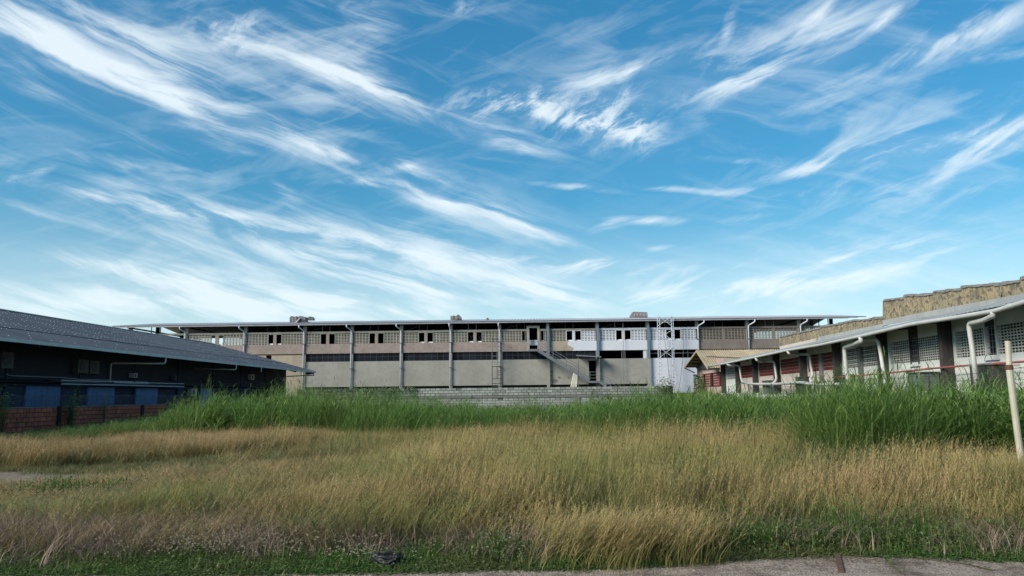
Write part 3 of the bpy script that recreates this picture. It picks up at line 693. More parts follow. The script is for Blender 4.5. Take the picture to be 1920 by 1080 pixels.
# ---- things on the roof
def lump(b, x0, x1, y0, y1, z0, z1, n=6, j=.08):
    # irregular masonry lump: a lofted block with a broken outline
    rows = []
    for k in range(n + 1):
        t = k / n; x = x0 + (x1 - x0) * t; h = z1 - random.uniform(0, j * 2.2) - (.18 if k in (0, n) else 0)
        rows.append([(x, y0 + random.uniform(0, j), z0), (x, y1, z0), (x, y1 - random.uniform(0, j), h), (x, y0 + random.uniform(0, j), h)])
    base = len(b.v); b.v += [p for r in rows for p in r]
    for k in range(n):
        a = base + k * 4
        for m in range(4): b.f.append((a + m, a + 4 + m, a + 4 + (m + 1) % 4, a + (m + 1) % 4))
    b.f.append((base, base + 1, base + 2, base + 3)); b.f.append(tuple(base + n * 4 + m for m in (3, 2, 1, 0)))
    return b
YR = D + 6
def zroof(y): return zE1 + .112 * (y - ry0)
rm = empty('rooftop_masonry', (PW(556, 600, YR).x, YR, zroof(YR)), 'broken grey masonry stub with a bent sheet on the roof ridge at left', 'masonry')
lump(MB(), PW(543, 600, YR).x, PW(557, 600, YR).x, YR, YR + 1.6, zroof(YR) - .3, PW(550, 592.5, YR).z).build('masonry_block', 'mossy', rm)
lump(MB(), PW(558, 600, YR).x, PW(572, 600, YR).x, YR, YR + 1.6, zroof(YR) - .3, PW(566, 591.5, YR).z).build('masonry_block', 'mossy', rm)
lump(MB(), PW(576, 600, YR + 2).x, PW(587, 600, YR + 2).x, YR + 2, YR + 3, PW(576, 600, YR + 2).z, PW(576, 592.5, YR + 2).z, 5).build('masonry_block', 'mossy', rm)
tt = [PW(553, 605, YR - 2), PW(562, 597, YR - 2), PW(572, 600, YR - 2), PW(580, 605, YR - 2)]
MB().prism(tt, (0, 1.2, 0)).build('bent_sheet', 'steel_dark', rm)
MB().prism([PW(552, 605, YR - 2.2), PW(561, 596, YR - 2.2), PW(562.5, 597, YR - 2.2), PW(556, 605, YR - 2.2)], (0, 1.6, 0)).build('sheet_edge', 'roof_lilac', rm)
rm2 = empty('rooftop_masonry', (PW(853, 600, YR).x, YR, zroof(YR)), 'rounded grey masonry stub with a torn flashing near the middle of the roof', 'masonry')
lump(MB(), PW(844.5, 600, YR).x, PW(864, 600, YR).x, YR, YR + 1.6, zroof(YR) - .3, PW(850, 589, YR).z, 7, .12).build('masonry_block', 'mossy', rm2)
MB().prism([PW(852, 601.5, YR - 1), PW(860, 596.5, YR - 1), PW(869, 600.5, YR - 1), PW(866, 602, YR - 1)], (0, 1.0, 0)).build('torn_flashing', 'steel_dark', rm2)
rv = empty('roof_ventilator', (PW(1196, 600, YR).x, YR, zroof(YR)), 'ribbed grey ventilator housing on the roof above the white bays', 'ventilator')
x0, x1, zt, zb = PW(1178, 590, YR).x, PW(1215, 590, YR).x, PW(1196, 584, YR).z, zroof(YR) - .2
MB().hexa([(x0, YR, zb), (x1, YR, zb), (x1, YR + 2.4, zb), (x0, YR + 2.4, zb), (x0 + .75, YR + .2, zt), (x1 - .1, YR + .1, zt - .1), (x1 - .1, YR + 2.2, zt - .1), (x0 + .75, YR + 2.2, zt)]).build('housing', 'mossy', rv)
for k in range(9):
    x = x0 + .95 + (x1 - x0 - 1.2) * k / 8; MB().box(x - .05, x + .05, YR - .02, YR + .2, zb + .5, zt - .22).build('slat', 'roof_lilac', rv)
MB().bar((x0 - .8, YR - .2, zb + .25), (x1 + .9, YR - .4, zb + .1), .5, .1).build('flashing', 'roof_lilac', rv)
tag(lump(MB(), PW(912, 600, YR).x, PW(917, 600, YR).x, YR, YR + .5, zroof(YR) - .1, PW(914, 595, YR).z, 4, .05).build('roof_cowl', 'mossy'), 'tiny dark cowl on the roof right of the middle masonry stub', 'cowl')

# ------------------------------------------------------------------ left: dark metal warehouse
XE = -24.0
ce = W(590, 697, X=XE); cn = W(0, 631, X=XE)
YC = ce.y; zEave = (ce.z + cn.z) / 2
rk = W(400, 645, Y=YC); XRG, zR = rk.x, rk.z
YN = 14.0
XW = W(535, 710, Y=YC - .6).x
YW = YC - .6
lw = empty('metal_warehouse', (XW - 8, 50, 0), 'dark navy warehouse with a long grey corrugated roof, beyond the red block wall', 'warehouse')
nsh = 40; stepy = (YC - YN) / nsh
def slope_sheet(x0, z0, x1, z1, y0, y1, waves, th):
    b = MB(); n = waves * 2
    for k in range(n + 1):
        y = y0 + (y1 - y0) * k / n; h = th if k % 2 else 0
        b.v += [(x0, y, z0 + h), (x1, y, z1 + h), (x0, y, z0 + h - .03), (x1, y, z1 + h - .03)]
    for k in range(n):
        a = k * 4; b.f += [(a, a + 4, a + 5, a + 1), (a + 2, a + 3, a + 7, a + 6), (a, a + 2, a + 6, a + 4), (a + 1, a + 5, a + 7, a + 3)]
    b.f += [(0, 1, 3, 2), (n * 4, n * 4 + 2, n * 4 + 3, n * 4 + 1)]
    return b
# one slope sheet mesh shared down the length of the roof
base_sh = slope_sheet(XE, zEave, XRG, zR, YN, YN + stepy - .012, 6, .035).build('roof_sheet', 'roof_dark', lw)
for k in range(1, nsh):
    p = ORG[base_sh.name] + Vector((0, stepy * k, random.uniform(-.006, .006))); place(base_sh, 'roof_sheet', p, lw)
XO = XRG - (XE - XRG)
base_s2 = slope_sheet(XRG, zR - .03, XO, zEave, YN, YC, 80, .035).build('roof_sheet', 'roof_dark', lw, label='far slope of the dark roof')
MB().prism([(XRG + .35, YN, zR - .04), (XRG, YN, zR + .09), (XRG - .35, YN, zR - .04)], (0, YC - YN, 0)).build('ridge_cap', 'roof_dark', lw)
# washers along the purlin lines, in rows
b = MB(); sl = (zR - zEave) / (XRG - XE)
rowsx = [XE - .5 - .68 * r for r in range(16)]
for xi, x in enumerate(rowsx):
    z = zEave + (x - XE) * sl + .038
    y = YN + 12 + random.random()
    while y < YC - .4:
        if random.random() < (.8 if xi > 3 else .25) * (.55 + .45 * math.sin(y * .21 + xi * 1.7)):
            b.add([(x - .022, y - .04, z), (x + .022, y - .04, z), (x + .022, y + .04, z), (x - .022, y + .04, z), (x, y, z + .03)], [(0, 1, 4), (1, 2, 4), (2, 3, 4), (3, 0, 4)])
        y += .42
b.build('roof_washers', 'screw', lw, kind='stuff')
b = MB().box(XE - .02, XE + .16, YN, YC - .1, zEave - .17, zEave + .0); b.build('gutter', 'gutter_light', lw)
# rake edge and frame at the far end
MB().bar((XE + .1, YC + .03, zEave - .09), (XRG, YC + .03, zR - .09), .06, .2).build('barge_board', 'steel', lw)
y = YC - .12
for (xa, xb) in ((XE - .1, XE - .9), (XE - 1.6, XE - 2.5)):
    MB().prism([(xa, y, zEave + (xa - XE) * sl - .12), (xb, y, zEave + (xb - XE) * sl - .12), (xb + .1 if xb < XE - 2 else xb, y, zEave + (xb - XE) * sl - .62), (xa, y, zEave + (xa - XE) * sl - .30)], (0, -.1, 0)).build('bracket', 'steel_dark', lw)
tb = W(589, 703.5, Y=YC - .2)
MB().bar((tb.x, YC - .2, tb.z), (XW, YC - .2, tb.z - .1), .1, .1).build('tie_bar', 'steel_dark', lw)
MB().bar((XE - .05, YC - .2, zEave - .1), (XE - .05, YC - .2, tb.z), .08).build('hanger', 'galv', lw)
MB().bar((XW + 1.6, YC - .2, zEave + .3), (XW + 1.6, YC - .2, tb.z), .05).build('hanger', 'steel_dark', lw)
# rafters under the eave
for k in range(13):
    yy = YC - .4 - 6.1 * k
    if yy < YN: break
    MB().bar((XE - .1, yy, zEave - .18), (XW - .1, yy, zEave + (XW - XE) * sl - .2), .09, .22).build('rafter', 'steel_dark', lw)
# wall: cladding above the ledge, in bays, bays butt against thin posts
zL = W(0, 718, X=XW).z                # ledge level
bays = np.linspace(YN, YW, 12)
for k in range(11):
    ya, yb = bays[k] + .06, bays[k + 1] - .06
    MB().box(XW - .2, XW, ya, yb, zL + .1, zEave + .9).build('wall_cladding', 'navy', lw)
    MB().box(XW - .2, XW + .06, bays[k + 1] - .06, bays[k + 1] + .06, 0, zEave + .9).build('wall_post', 'blue_dark', lw)
MB().box(XW - 16, XW - .2, YW - .2, YW, 0, zEave + .9).build('end_wall', 'navy', lw)
MB().prism([(XW - .3, YW - .2, zEave + .9), (XRG, YW - .2, zR - .2), (XW - 16, YW - .2, zEave + .9)], (0, .2, 0)).build('gable', 'navy', lw)
MB().box(XW - 16, XW - 15.8, YN, YW - .2, 0, zEave + .9).build('back_wall', 'navy', lw)
MB().box(XW - 15.8, XW - .2, YN, YN + .2, 0, zEave + .9).build('end_wall', 'navy', lw)
# blue lower wall: sliding panels and darker leaves
def yw(px, py=745): return W(px, py, X=XW).y
spans = [(-130, -60, 'blue'), (-60, 47, 'blue_dark'), (47, 112, 'blue'), (112, 163, 'blue_dark'), (163, 214, 'blue'), (214, 254, 'blue_dark'), (254, 295, 'blue'), (295, 345, 'blue_dark'), (345, 376, 'navy'), (376, 401, 'blue'), (401, 420, 'navy'), (420, 456, 'blue_dark'), (456, 482, 'blue_dark'), (482, 534, 'navy')]
for a, c, m in spans:
    ya, yb = yw(a), yw(c); off = .1 if m == 'blue' else (-.02 if m == 'navy' else 0)
    yb = min(yb, YW - .05)
    p = MB().box(XW - .2 + off, XW - .08 + off, ya + .01, yb - .01, 0, zL - .12).build('sliding_panel' if m == 'blue' else 'wall_panel', m, lw)
MB().box(XW - .25, XW + .14, yw(-130), YW - .1, zL - .12, zL + .0).build('door_rail', 'blue_dark', lw)
# awning ledge
for (a, c, m, dz, w) in ((-130, 110, 'navy', .05, .6), (115, 190, 'ledge', .1, .7), (190, 345, 'ledge', .02, .75), (215, 280, 'galv', .15, .12)):
    ya, yb = W(a, 718, X=XW + w).y, W(c, 718, X=XW + w).y
    MB().hexa([(XW, ya, zL + dz + .12), (XW + w, ya, zL + dz), (XW + w, yb, zL + dz), (XW, yb, zL + dz + .12), (XW, ya, zL + dz + .16), (XW + w, ya, zL + dz + .04), (XW + w, yb, zL + dz + .04), (XW, yb, zL + dz + .16)]).build('awning', m, lw)
for (a, c) in ((115, 345),):
    MB().tube([(XW + .8, W(a, 713, X=XW + .8).y, zL + .2), (XW + .8, W(c, 716, X=XW + .8).y, zL + .22)], .03, 6).build('awning_rail', 'galv', lw)
    MB().tube([(XW + .82, W(a, 713, X=XW + .8).y, zL + .0), (XW + .82, W(c, 716, X=XW + .8).y, zL + .0)], .035, 6).build('awning_rail', 'galv', lw)
MB().tube([(XW + .1, W(345, 725, X=XW).y, zL + .55), (XW + .1, YW, zL + .55)], .03, 6).build('conduit', 'steel_dark', lw)
# downpipes running back under the eave
for (gx_, gy_, wx_, wy_, bot) in ((311, 665, 208, 681, 712), (443, 685, 365, 691, 0), (490, 690, 475, 697, 0)):
    g = W(gx_, gy_, X=XE + .08); wpt = W(wx_, wy_, X=XW + .12)
    pts = [(g.x, g.y, zEave - .1), (g.x, g.y, zEave - .55), (wpt.x, wpt.y, wpt.z)]
    if bot: pts.append((wpt.x, wpt.y, zL + .2))
    MB().tube(bend(pts, .15),   .055, 7).build('downpipe', 'gutter_light', lw, smooth=True)
# white cable on the cladding
tag(MB().tube(bend([W(12, 702, X=XW + .08), W(20, 704.5, X=XW + .08), W(60, 706, X=XW + .1), W(118, 708, X=XW + .1), W(146, 711, X=XW + .3), W(210, 713, X=XW + .5)], .4), .025, 5).build('loose_cable', 'gutter'), 'pale sagging cable on the dark navy cladding above the ledge', 'cable')
def ac(x0, y0, x1, y1, label, m='ac', depth=.35, bracket=True):
    p, q = W(x0, y1, X=XW + depth), W(x1, y0, X=XW + depth)
    t = empty('air_conditioner', (XW, (p.y + q.y) / 2, p.z), label, 'air conditioner', 'air conditioners on the navy wall')
    MB().box(XW + .02, XW + depth, p.y, q.y, p.z, q.z).build('casing', m, t)
    c = Vector((XW + depth + .006, (p.y * .6 + q.y * .4), (p.z + q.z) / 2)); r = min(abs(q.z - p.z), abs(q.y - p.y)) * .36
    ring = [(c.x, c.y + r * math.cos(k * math.pi / 6), c.z + r * math.sin(k * math.pi / 6)) for k in range(12)]
    MB().prism(ring, (.02, 0, 0)).build('fan_grille', 'steel_dark', t)
    if bracket: MB().box(XW, XW + depth, p.y + .05, p.y + .1, p.z - .08, p.z - .01).box(XW, XW + depth, q.y - .1, q.y - .05, p.z - .08, p.z - .01).build('bracket', 'steel_dark', t)
ac(146, 675, 167, 699, 'larger shade-darkened air conditioner hung on the navy wall, left one of a pair', 'ac_shaded')
ac(168.5, 677, 187, 700, 'shade-darkened air conditioner beside the larger one of the pair on the navy wall', 'ac_shaded')
ac(3, 661, 27, 690, 'shade-darkened air conditioner on the navy wall near the left edge', 'ac_shaded', .2)
ac(251, 700, 258, 708, 'small white air conditioner on the wall right of the long downpipe')
ac(327.5, 704.5, 331.5, 712, 'tiny pale box on the navy wall right of the small white air conditioner', 'ac_shaded')
ac(387, 709, 390.5, 715, 'tiny pale box on the navy wall under the second downpipe', 'ac_shaded')
ac(471, 702, 477, 712, 'narrow white air conditioner with a drain pipe near the far end of the navy wall')
ac(359, 729, 369, 742, 'white air conditioner low on the wall behind the tall green grass')
tag(MB().tube([W(470, 718, X=XW + .15), W(470, 725, X=XW + .15)], .06, 6).build('drain_pipe', 'ac'), 'short pale drain pipe under the narrow white air conditioner', 'pipe')
tag(MB().tube([W(459.5, 729, X=XW + 2.5), tuple(W(459.5, 729, X=XW + 2.5))[:2] + (0,)], .07, 7).build('post', 'gutter'), 'thin pale upright post standing before the navy wall in the green grass', 'post')

# ------------------------------------------------------------------ painted red block wall with razor wire (left)
XR_ = -20.9
ya = W(6, 790, X=XR_).y; yb = W(293, 762, X=XR_).y + 1.2
zT = 1.30
rw = empty('red_block_wall', (XR_, (ya + yb) / 2, 0), 'low block wall painted dark red with coiled razor wire along its top', 'wall')
MB().box(XR_ - .17, XR_ - .01, ya - 8, yb, -.1, zT - .02).build('mortar_core', 'brick_mortar', rw)
bk = local_box('brick', .035, .37, .162, 'brick', .006)
first = True; bw, bh = .40, .19
nrow = 7; ncol = int((yb - ya + 1.5) / bw)
bk.location = (0, 0, 0)
cnt = 0
for r in range(nrow - 1, -1, -1):
    for c in range(ncol):
        yy = ya - 1.2 + (c + .5 + (.5 if r % 2 else 0)) * bw
        if yy > yb - .2: continue
        loc = Vector((XR_ + random.uniform(-.006, .008), yy, zT - .19 - (nrow - 1 - r) * bh))
        if cnt == 0:
            COL.objects.link(bk); bk.parent = rw; bk.location = loc - org(rw)
        else: place(bk, 'brick', loc, rw)
        cnt += 1
MB().box(XR_ - .2, XR_ + .04, ya - 8, yb, zT - .012, zT + .035).build('coping', 'mossy', rw)
for q in (108, 130):
    yy = W(q, 790, X=XR_).y; MB().box(XR_ - .02, XR_ + .09, yy - .12, yy + .12, 0, zT + .05).build('pier', 'brick_mortar', rw)
yy = W(265, 770, X=XR_).y; MB().box(XR_ - .02, XR_ + .09, yy - .12, yy + .12, 0, zT + .01).build('pier', 'brick_mortar', rw)
wr = []
n = int((yb + 1 - ya + 6) / .19); R_ = .24
for k in range(n * 14):
    t = 2 * math.pi * k / 14; wr.append((XR_ - .08 + R_ * .75 * math.sin(t), ya - 4 +   .19 * k / 14 + .03 * math.sin(k * .37), zT + R_ + .03 + R_ * math.cos(t)))
rz = empty('razor_wire', (XR_ - .08, (ya + yb) / 2, zT), 'coils of dark razor wire along the top of the red block wall', 'razor wire')
MB().tube(wr, .009, 3, caps=False).build('coil', 'steel_dark', rz)
for zz in (zT + .5, zT + .27): MB().tube([(XR_ - .08, ya - 4, zz), (XR_ - .08, yb + .8, zz)], .006, 4).build('strand', 'steel_dark', rz)

# ------------------------------------------------------------------ grey block wall in front of the far warehouse
bw_ = empty('block_wall', ((XB0 + XB1) / 2, 62, 0), 'long unpainted grey concrete block wall standing before the far warehouse', 'wall')
zBT = W(850, 727.5, Y=62).z
MB().box(XB0, XB1, 62.04, 62.2, -.1, zBT - .02).build('mortar_core', 'mortar', bw_)
cb = local_box('block', .372, .05, .172, 'block', .006); cnt = 0
ncol = int((XB1 - XB0) / .4); rest = MB()
for r in range(11):
    for c in range(ncol + 1):
        xx = XB0 + (c + (.5 if r % 2 else 0)) * .4 + .2
        if xx > XB1 - .1 or xx < XB0 + .2: continue
        zz = zBT - .19 - r * .2
        if r == 3:      # ledge course, replaced by a beam whose dark colour is the shadow line
            continue
        if zz < -.05: continue
        if random.random() < .015: continue
        y_ = 62.02 + random.uniform(-.008, .008) + (.0 if r < 3 else .015)
        if cnt < 290 and r < 5:
            if cnt == 0: COL.objects.link(cb); cb.parent = bw_; cb.location = Vector((xx, y_, zz)) - org(bw_)
            else: place(cb, 'block', (xx, y_, zz), bw_)
            cnt += 1
        else: rest.box(xx - .192, xx + .192, y_ - .02, y_ + .03, zz, zz + .178)
rest.build('block_courses', 'block', bw_, kind='stuff')
MB().box(XB0, XB1, 61.96, 62.05, zBT - .79, zBT - .62).build('ledge_shadow_beam', 'mossy', bw_)  # darker tone paints in the shadow line between upper and lower courses
for q in (1083,): xx = W(q, 750, Y=62).x; MB().box(xx - .17, xx + .17, 61.95, 62.03, 0, zBT - .8).build('pier', 'mossy', bw_)

# ------------------------------------------------------------------ right: long single-storey block building
XGR, XWR, PITCH, Y0R = 15.0, 16.5, 6.8, 28.3
g1, g2 = WR(1920, 566, XGR), WR(1330, 687, XGR)
zGR = (g1.z + g2.z) / 2
def zg(y): return g1.z + (g2.z - g1.z) * (y - g1.y) / (g2.y - g1.y)
YEND = g2.y; YST = Y0R - PITCH
def T(x, y, z): v = RL(x, y); return (v.x, v.y, z)
rb = empty('block_building', tuple(RL(XWR + 4, 55)), 'long low block building with breeze block panels, white pipes and a yellowed parapet', 'building')
zWT = zGR + .35
GRILLE_W = lambda k: 'red' if 3 <= k <= 6 else 'breeze_white'
WALLM = lambda k: 'white_old' if k <= 2 else ('cream_old' if k <= 6 else 'white_old')
zgt, zgb = 4.06, 2.95
# one breeze block, shared
def breeze_mesh(s, d):
    b = MB(); h = s / 2
    b.box(-d / 2, d / 2, -h, h, 0, .014).box(-d / 2, d / 2, -h, h, s - .03, s)
    b.box(-d / 2 + .002, d / 2 - .002, -h, -h + .014, .02, s - .035).box(-d / 2 + .002, d / 2 - .002, h - .014, h, .02, s - .035)
    zc = (s - .015) / 2; b.box(-d / 2 + .004, d / 2 - .004, -.098, .098, zc - .009, zc + .009)
    for sy in (-1, 1): b.prism([(-d / 2 + .004, sy * .052 - .018, zc), (-d / 2 + .004, sy * .052, zc - .035), (-d / 2 + .004, sy * .052 + .018, zc), (-d / 2 + .004, sy * .052, zc + .035)], (d - .01, 0, 0))
    return b
SB = (zgt - zgb) / 5
bme = breeze_mesh(SB - .004, .022); me = bpy.data.meshes.new('breeze_block'); me.from_pydata(bme.v, [], bme.f); me.materials.append(MT['breeze_white'])
bm = bmesh.new(); bm.from_mesh(me); bmesh.ops.recalc_face_normals(bm, faces=bm.faces); bm.to_mesh(me); bm.free()
bob = bpy.data.objects.new('breeze_block', me); nb = 0
def breeze_panel(ya, yb, k):
    global nb
    m = GRILLE_W(k); n = max(1, round((yb - ya) / SB)); s = (yb - ya) / n
    rest = MB()
    for i in range(n):
        for r in range(5):
            yc = ya + (i + .5) * s; z = zgb + r * SB
            if m == 'breeze_white' and k <= 1 and nb < 290:
                v = RL(XWR + .02, yc); loc = Vector((v.x, v.y, z))
                if nb == 0: COL.objects.link(bob); bob.parent = rb; bob.location = loc - org(rb); bob.rotation_euler = (0, 0, -RA)
                else: place(bob, 'breeze_block', loc, rb, -RA)
                nb += 1
            elif m == 'breeze_white':
                for (a0, a1, b0, b1) in ((0, s, .0, .02), (0, s, SB - .04, SB), (0, .014, .02, SB - .04), (s * .2, s * .8, SB * .42, SB * .54)):
                    rest.box(XWR + .005, XWR + .025, ya + i * s + a0, ya + i * s + a1, z + b0, z + b1, T)
            else:
                for (a0, a1, b0, b1) in ((.0, .035, .0, SB), (s / 2 - .014, s / 2 + .014, .02, SB - .02), (0, s, .0, SB * .40), (0, s, SB * .52, SB - .035)):
                    rest.box(XWR + .005, XWR + .025, ya + i * s + a0, ya + i * s + a1, z + b0, z + b1, T)
    if rest.v: rest.build('breeze_panel', m, rb, kind='stuff')
    if m == 'red':
        for r in range(1, 5): MB().box(XWR - .02, XWR - .004, ya, yb, zgb + r * SB - .012, zgb + r * SB + .006, T).build('joint_strip', 'pink_old', rb)
HAS_MID = {0: 'opening', 1: 'opening', 2: 'pilaster', 3: 'pilaster'}
for k in range(-1, 9):
    y0 = Y0R + k * PITCH; y1 = y0 + PITCH
    wm = WALLM(k) if k < 8 else 'pink_old'
    if k == 8: y1 = YEND + 14
    kk = max(k, 0)
    # column at the near side of each bay: light strip and dark post standing proud of the wall
    MB().box(XWR - .45, XWR - .02, y0 - .16, y0 + .16, 0, zWT - .1, T).build('post', 'post_dark', rb)
    MB().box(XWR - .14, XWR + .12, y0 + .17, y0 + .50, 0, zWT, T).build('pilaster', wm, rb)
    if k == 8: break
    ya, yb = y0 + .5, y1 - .16
    mid = (ya + yb) / 2
    # wall below, above and beside the grille
    MB().box(XWR, XWR + .2, ya, yb, 0, zgb, T).build('wall_base', wm, rb)
    MB().box(XWR, XWR + .2, ya, yb, zgt, zWT, T).build('wall_head', wm if k <= 2 else 'white_old', rb)
    e0, e1 = ya + .45, yb - .25
    if k == 7: e0, e1 = ya + .2, yb - .2
    MB().box(XWR, XWR + .2, ya, e0, zgb, zgt, T).build('wall_pier', wm, rb)
    MB().box(XWR, XWR + .2, e1, yb, zgb, zgt, T).build('wall_pier', wm, rb)
    md = HAS_MID.get(kk)
    if md == 'opening':
        w = .36
        breeze_panel(e0, mid - w - .1, kk); breeze_panel(mid + w + .1, e1, kk)
        f = MB()
        for q in (mid - w - .1, mid + w + .02): f.box(XWR - .04, XWR + .12, q, q + .08, zgb - .1, zWT - .05, T)
        wn_ = f.build('window', 'post_dark' if kk else 'white_old', rb)
        MB().box(XWR - .1, XWR + .15, mid - w - .15, mid + w + .15, zgb - .2, zgb - .1, T).build('sill_or_bright_strip', 'white_old', wn_)
        MB().box(XWR + .1, XWR + .12, mid - w, mid + w, zgb - .1, zgt, T).build('window_pane', 'glass', wn_)
        MB().box(XWR - .02, XWR - .003, mid - w, mid + w, zgt, zWT - .1, T).build('dark_opening_panel', 'post_dark', wn_)  # dark panel laid over the wall, coloured as the opening's shade
        bb = MB()
        for q in (-.2, 0, .2): bb.box(XWR + .03, XWR + .05, mid + q - .012, mid + q + .012, zgb - .1, zgt, T)
        for q in range(5): bb.box(XWR + .025, XWR + .045, mid - w, mid + w, zgb + .05 + q * .24, zgb + .07 + q * .24, T)
        bb.build('window_bars', 'steel', wn_)
    elif md == 'pilaster':
        breeze_panel(e0, mid - .3, kk); breeze_panel(mid + .3, e1, kk)
        MB().box(XWR - .1, XWR + .15, mid - .3, mid + .3, zgb - 3, zgt, T).build('pilaster', 'post_grey', rb)
    else:
        breeze_panel(e0, e1, kk)
# dark interior behind the grilles
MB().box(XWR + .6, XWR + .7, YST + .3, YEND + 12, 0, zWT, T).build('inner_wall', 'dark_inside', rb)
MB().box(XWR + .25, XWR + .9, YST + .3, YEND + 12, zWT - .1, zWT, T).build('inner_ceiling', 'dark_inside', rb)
MB().box(XWR, XWR + 12, YST - .2, YST + .1, 0, zWT, T).build('end_wall', 'white_old', rb)
# pink end bay under the tan roof: rounded corner, slim window, red panels
y8 = Y0R + 8 * PITCH
def yR(px, py=715): return WR(px, py, XWR).y
MB().box(XWR, XWR + .2, y8 + .5, yR(1316), 0, 2.3, T).box(XWR, XWR + .2, y8 + .5, yR(1316), 3.85, 5.2, T).build('wall_panel', 'pink_old', rb)
b = MB()
ya_ = yR(1304)
pts = [(XWR, yR(1316))] + [(XWR + 1.6 * (1 - math.cos(t)), yR(1316) + (ya_ - yR(1316)) * math.sin(t)) for t in np.linspace(0, math.pi / 2, 8)[1:]] + [(XWR + 4, ya_)]
for (p, q) in zip(pts[:-1], pts[1:]): b.hexa([T(p[0], p[1], 0), T(q[0], q[1], 0), T(q[0] + .2, q[1] - .2, 0), T(p[0] + .2, p[1] - .01, 0), T(p[0], p[1], 5.2), T(q[0], q[1], 5.2), T(q[0] + .2, q[1] - .2, 5.2), T(p[0] + .2, p[1] - .01, 5.2)])
b.build('rounded_corner', 'pink_old', rb)
for (a, c) in ((1338.5, 1349), (1323, 1332)):
    ya, yb = yR(a), yR(c); ya, yb = min(ya, yb), max(ya, yb)
    p = MB().box(XWR - .03, XWR + .1, ya, yb, 2.3, 3.85, T).build('red_panel', 'red', rb)
    for r in range(1, 6): MB().box(XWR - .045, XWR - .028, ya, yb, 2.3 + r * .26 - .02, 2.3 + r * .26 + .02, T).build('joint_strip', 'cream_old', p)
ya, yb = sorted((yR(1333.5), yR(1338)))
MB().box(XWR + .03, XWR + .12, ya, yb, 1.9, 3.9, T).build('slim_window', 'glass', rb)

# roof of the block building
rise = .23
XPAR = 18.5
def zr(x): return (x - XGR) * rise
pan = 1.7; nrs = int((YEND - YST) / pan)
for k in range(nrs):
    y0 = YST + k * pan; y1 = y0 + pan - .01
    m = 'roof_grey'
    z0, z1 = zg(y0) + .07, zg(y1) + .07
    b = MB()
    nwave = 10
    for q in range(nwave + 1):
        y = y0 + (y1 - y0) * q / nwave; z = z0 + (z1 - z0) * q / nwave; h = .022 if q % 2 else 0
        for (x, dz) in ((XGR - .02, h), (XPAR, h), (XGR - .02, h - .03), (XPAR, h - .03)): b.v.append(T(x, y, z + zr(x) + dz))
    for q in range(nwave):
        a = q * 4; b.f += [(a, a + 4, a + 5, a + 1), (a + 2, a + 3, a + 7, a + 6), (a, a + 2, a + 6, a + 4), (a + 1, a + 5, a + 7, a + 3)]
    b.f += [(0, 1, 3, 2), (nwave * 4, nwave * 4 + 2, nwave * 4 + 3, nwave * 4 + 1)]
    b.build('roof_sheet', m, rb)
for k in range(0, nrs, 2):
    y0 = YST + k * pan
    MB().hexa([T(XGR + .15, y0, zg(y0) - .02), T(XGR + .15, y0 + .12, zg(y0) - .02), T(XWR + .3, y0 + .12, zg(y0) + .1), T(XWR + .3, y0, zg(y0) + .1),
               T(XGR + .15, y0, zg(y0) + .06), T(XGR + .15, y0 + .12, zg(y0) + .06), T(XWR + .3, y0 + .12, zg(y0) + .33), T(XWR + .3, y0, zg(y0) + .33)]).build('rafter', 'post_dark', rb)
MB().box(XPAR, XPAR + 9, YST, YEND, zGR + .6, zGR + .75, T).build('flat_roof', 'roof_grey', rb)
# half-round gutter following the eave, gently uneven
gp = [WR(px, py, XGR - .05) for px, py in ((2060, 532), (1990, 550), (1920, 566.5), (1865, 583), (1800, 594), (1710, 607.5), (1615, 630), (1535, 647), (1475, 657), (1415, 670), (1362, 681), (1328, 687.5))]
MB().tube([T(*p) for p in gp], .085, 8).build('gutter', 'pvc', rb, smooth=True, label='white half round gutter along the eave')
# flashing band at the foot of the tall parapet
def lowpar(px): return np.interp(px, (1460, 1532, 1652, 1655, 1900, 1990), (650, 635, 610, 602, 555, 537))
fl = [(1655, 601, 611), (1720, 588, 598), (1790, 574, 585), (1850, 563, 574), (1920, 550, 561), (2000, 534, 546)]
for a, c in zip(fl[:-1], fl[1:]):
    A, B, Cc, Dd = [T(*WR(*p, XPAR - .12)) for p in ((a[0], a[1]), (c[0] - .4, c[1]), (c[0] - .4, c[2]), (a[0], a[2]))]
    v = RL(.08, 0); MB().prism([A, B, Cc, Dd], tuple(v)).build('flashing', 'roof_grey', rb)
tall = [(1655, 603), (1655, 565), (1658, 561), (1692, 557.5), (1695, 552.5), (1747, 550), (1750, 545.5), (1800, 540), (1802, 535.5), (1880, 529), (1911, 525), (1913, 519), (1930, 514), (1990, 508), (2060, 505), (2060, 524), (1920, 552)]
crack = [(1872, 531.5), (1877, 542), (1876, 550), (1878, 561)]
def para(poly, y_off=0.0, x=XPAR, name='parapet', m='parapet', label=None, th=.3):
    P = [T(*WR(px, py, x)) for px, py in poly]; return MB().prism(P, tuple(RL(th, 0))).build(name, m, rb, **({'label': label} if label else {}))
seg1 = [(1655, 606), (1655, 565), (1658, 561), (1692, 557.5), (1695, 552.5), (1747, 550), (1750, 545.5), (1800, 540), (1802, 535.5), (1873, 530)] + [(1874.5, 537), (1878, 545), (1877, 556), (1877.5, 562)]
seg2 = [(1876.5, 529.5), (1911, 525), (1913, 519), (1930, 514), (1990, 508), (2060, 505), (2060, 524), (1879.8, 562), (1879.2, 556), (1880, 545), (1877, 537)]
para(seg1, label='tall stepped yellowed parapet stained black'); para(seg2, label='end piece of the tall parapet beyond the crack')
low = [(1460, 652), (1461, 631), (1500, 622), (1535, 615), (1536, 612), (1570, 606), (1600, 600), (1634, 597), (1636, 594.5), (1656, 594.5), (1656, 610), (1532, 636)]
para(low, label='lower yellowed parapet stained black')
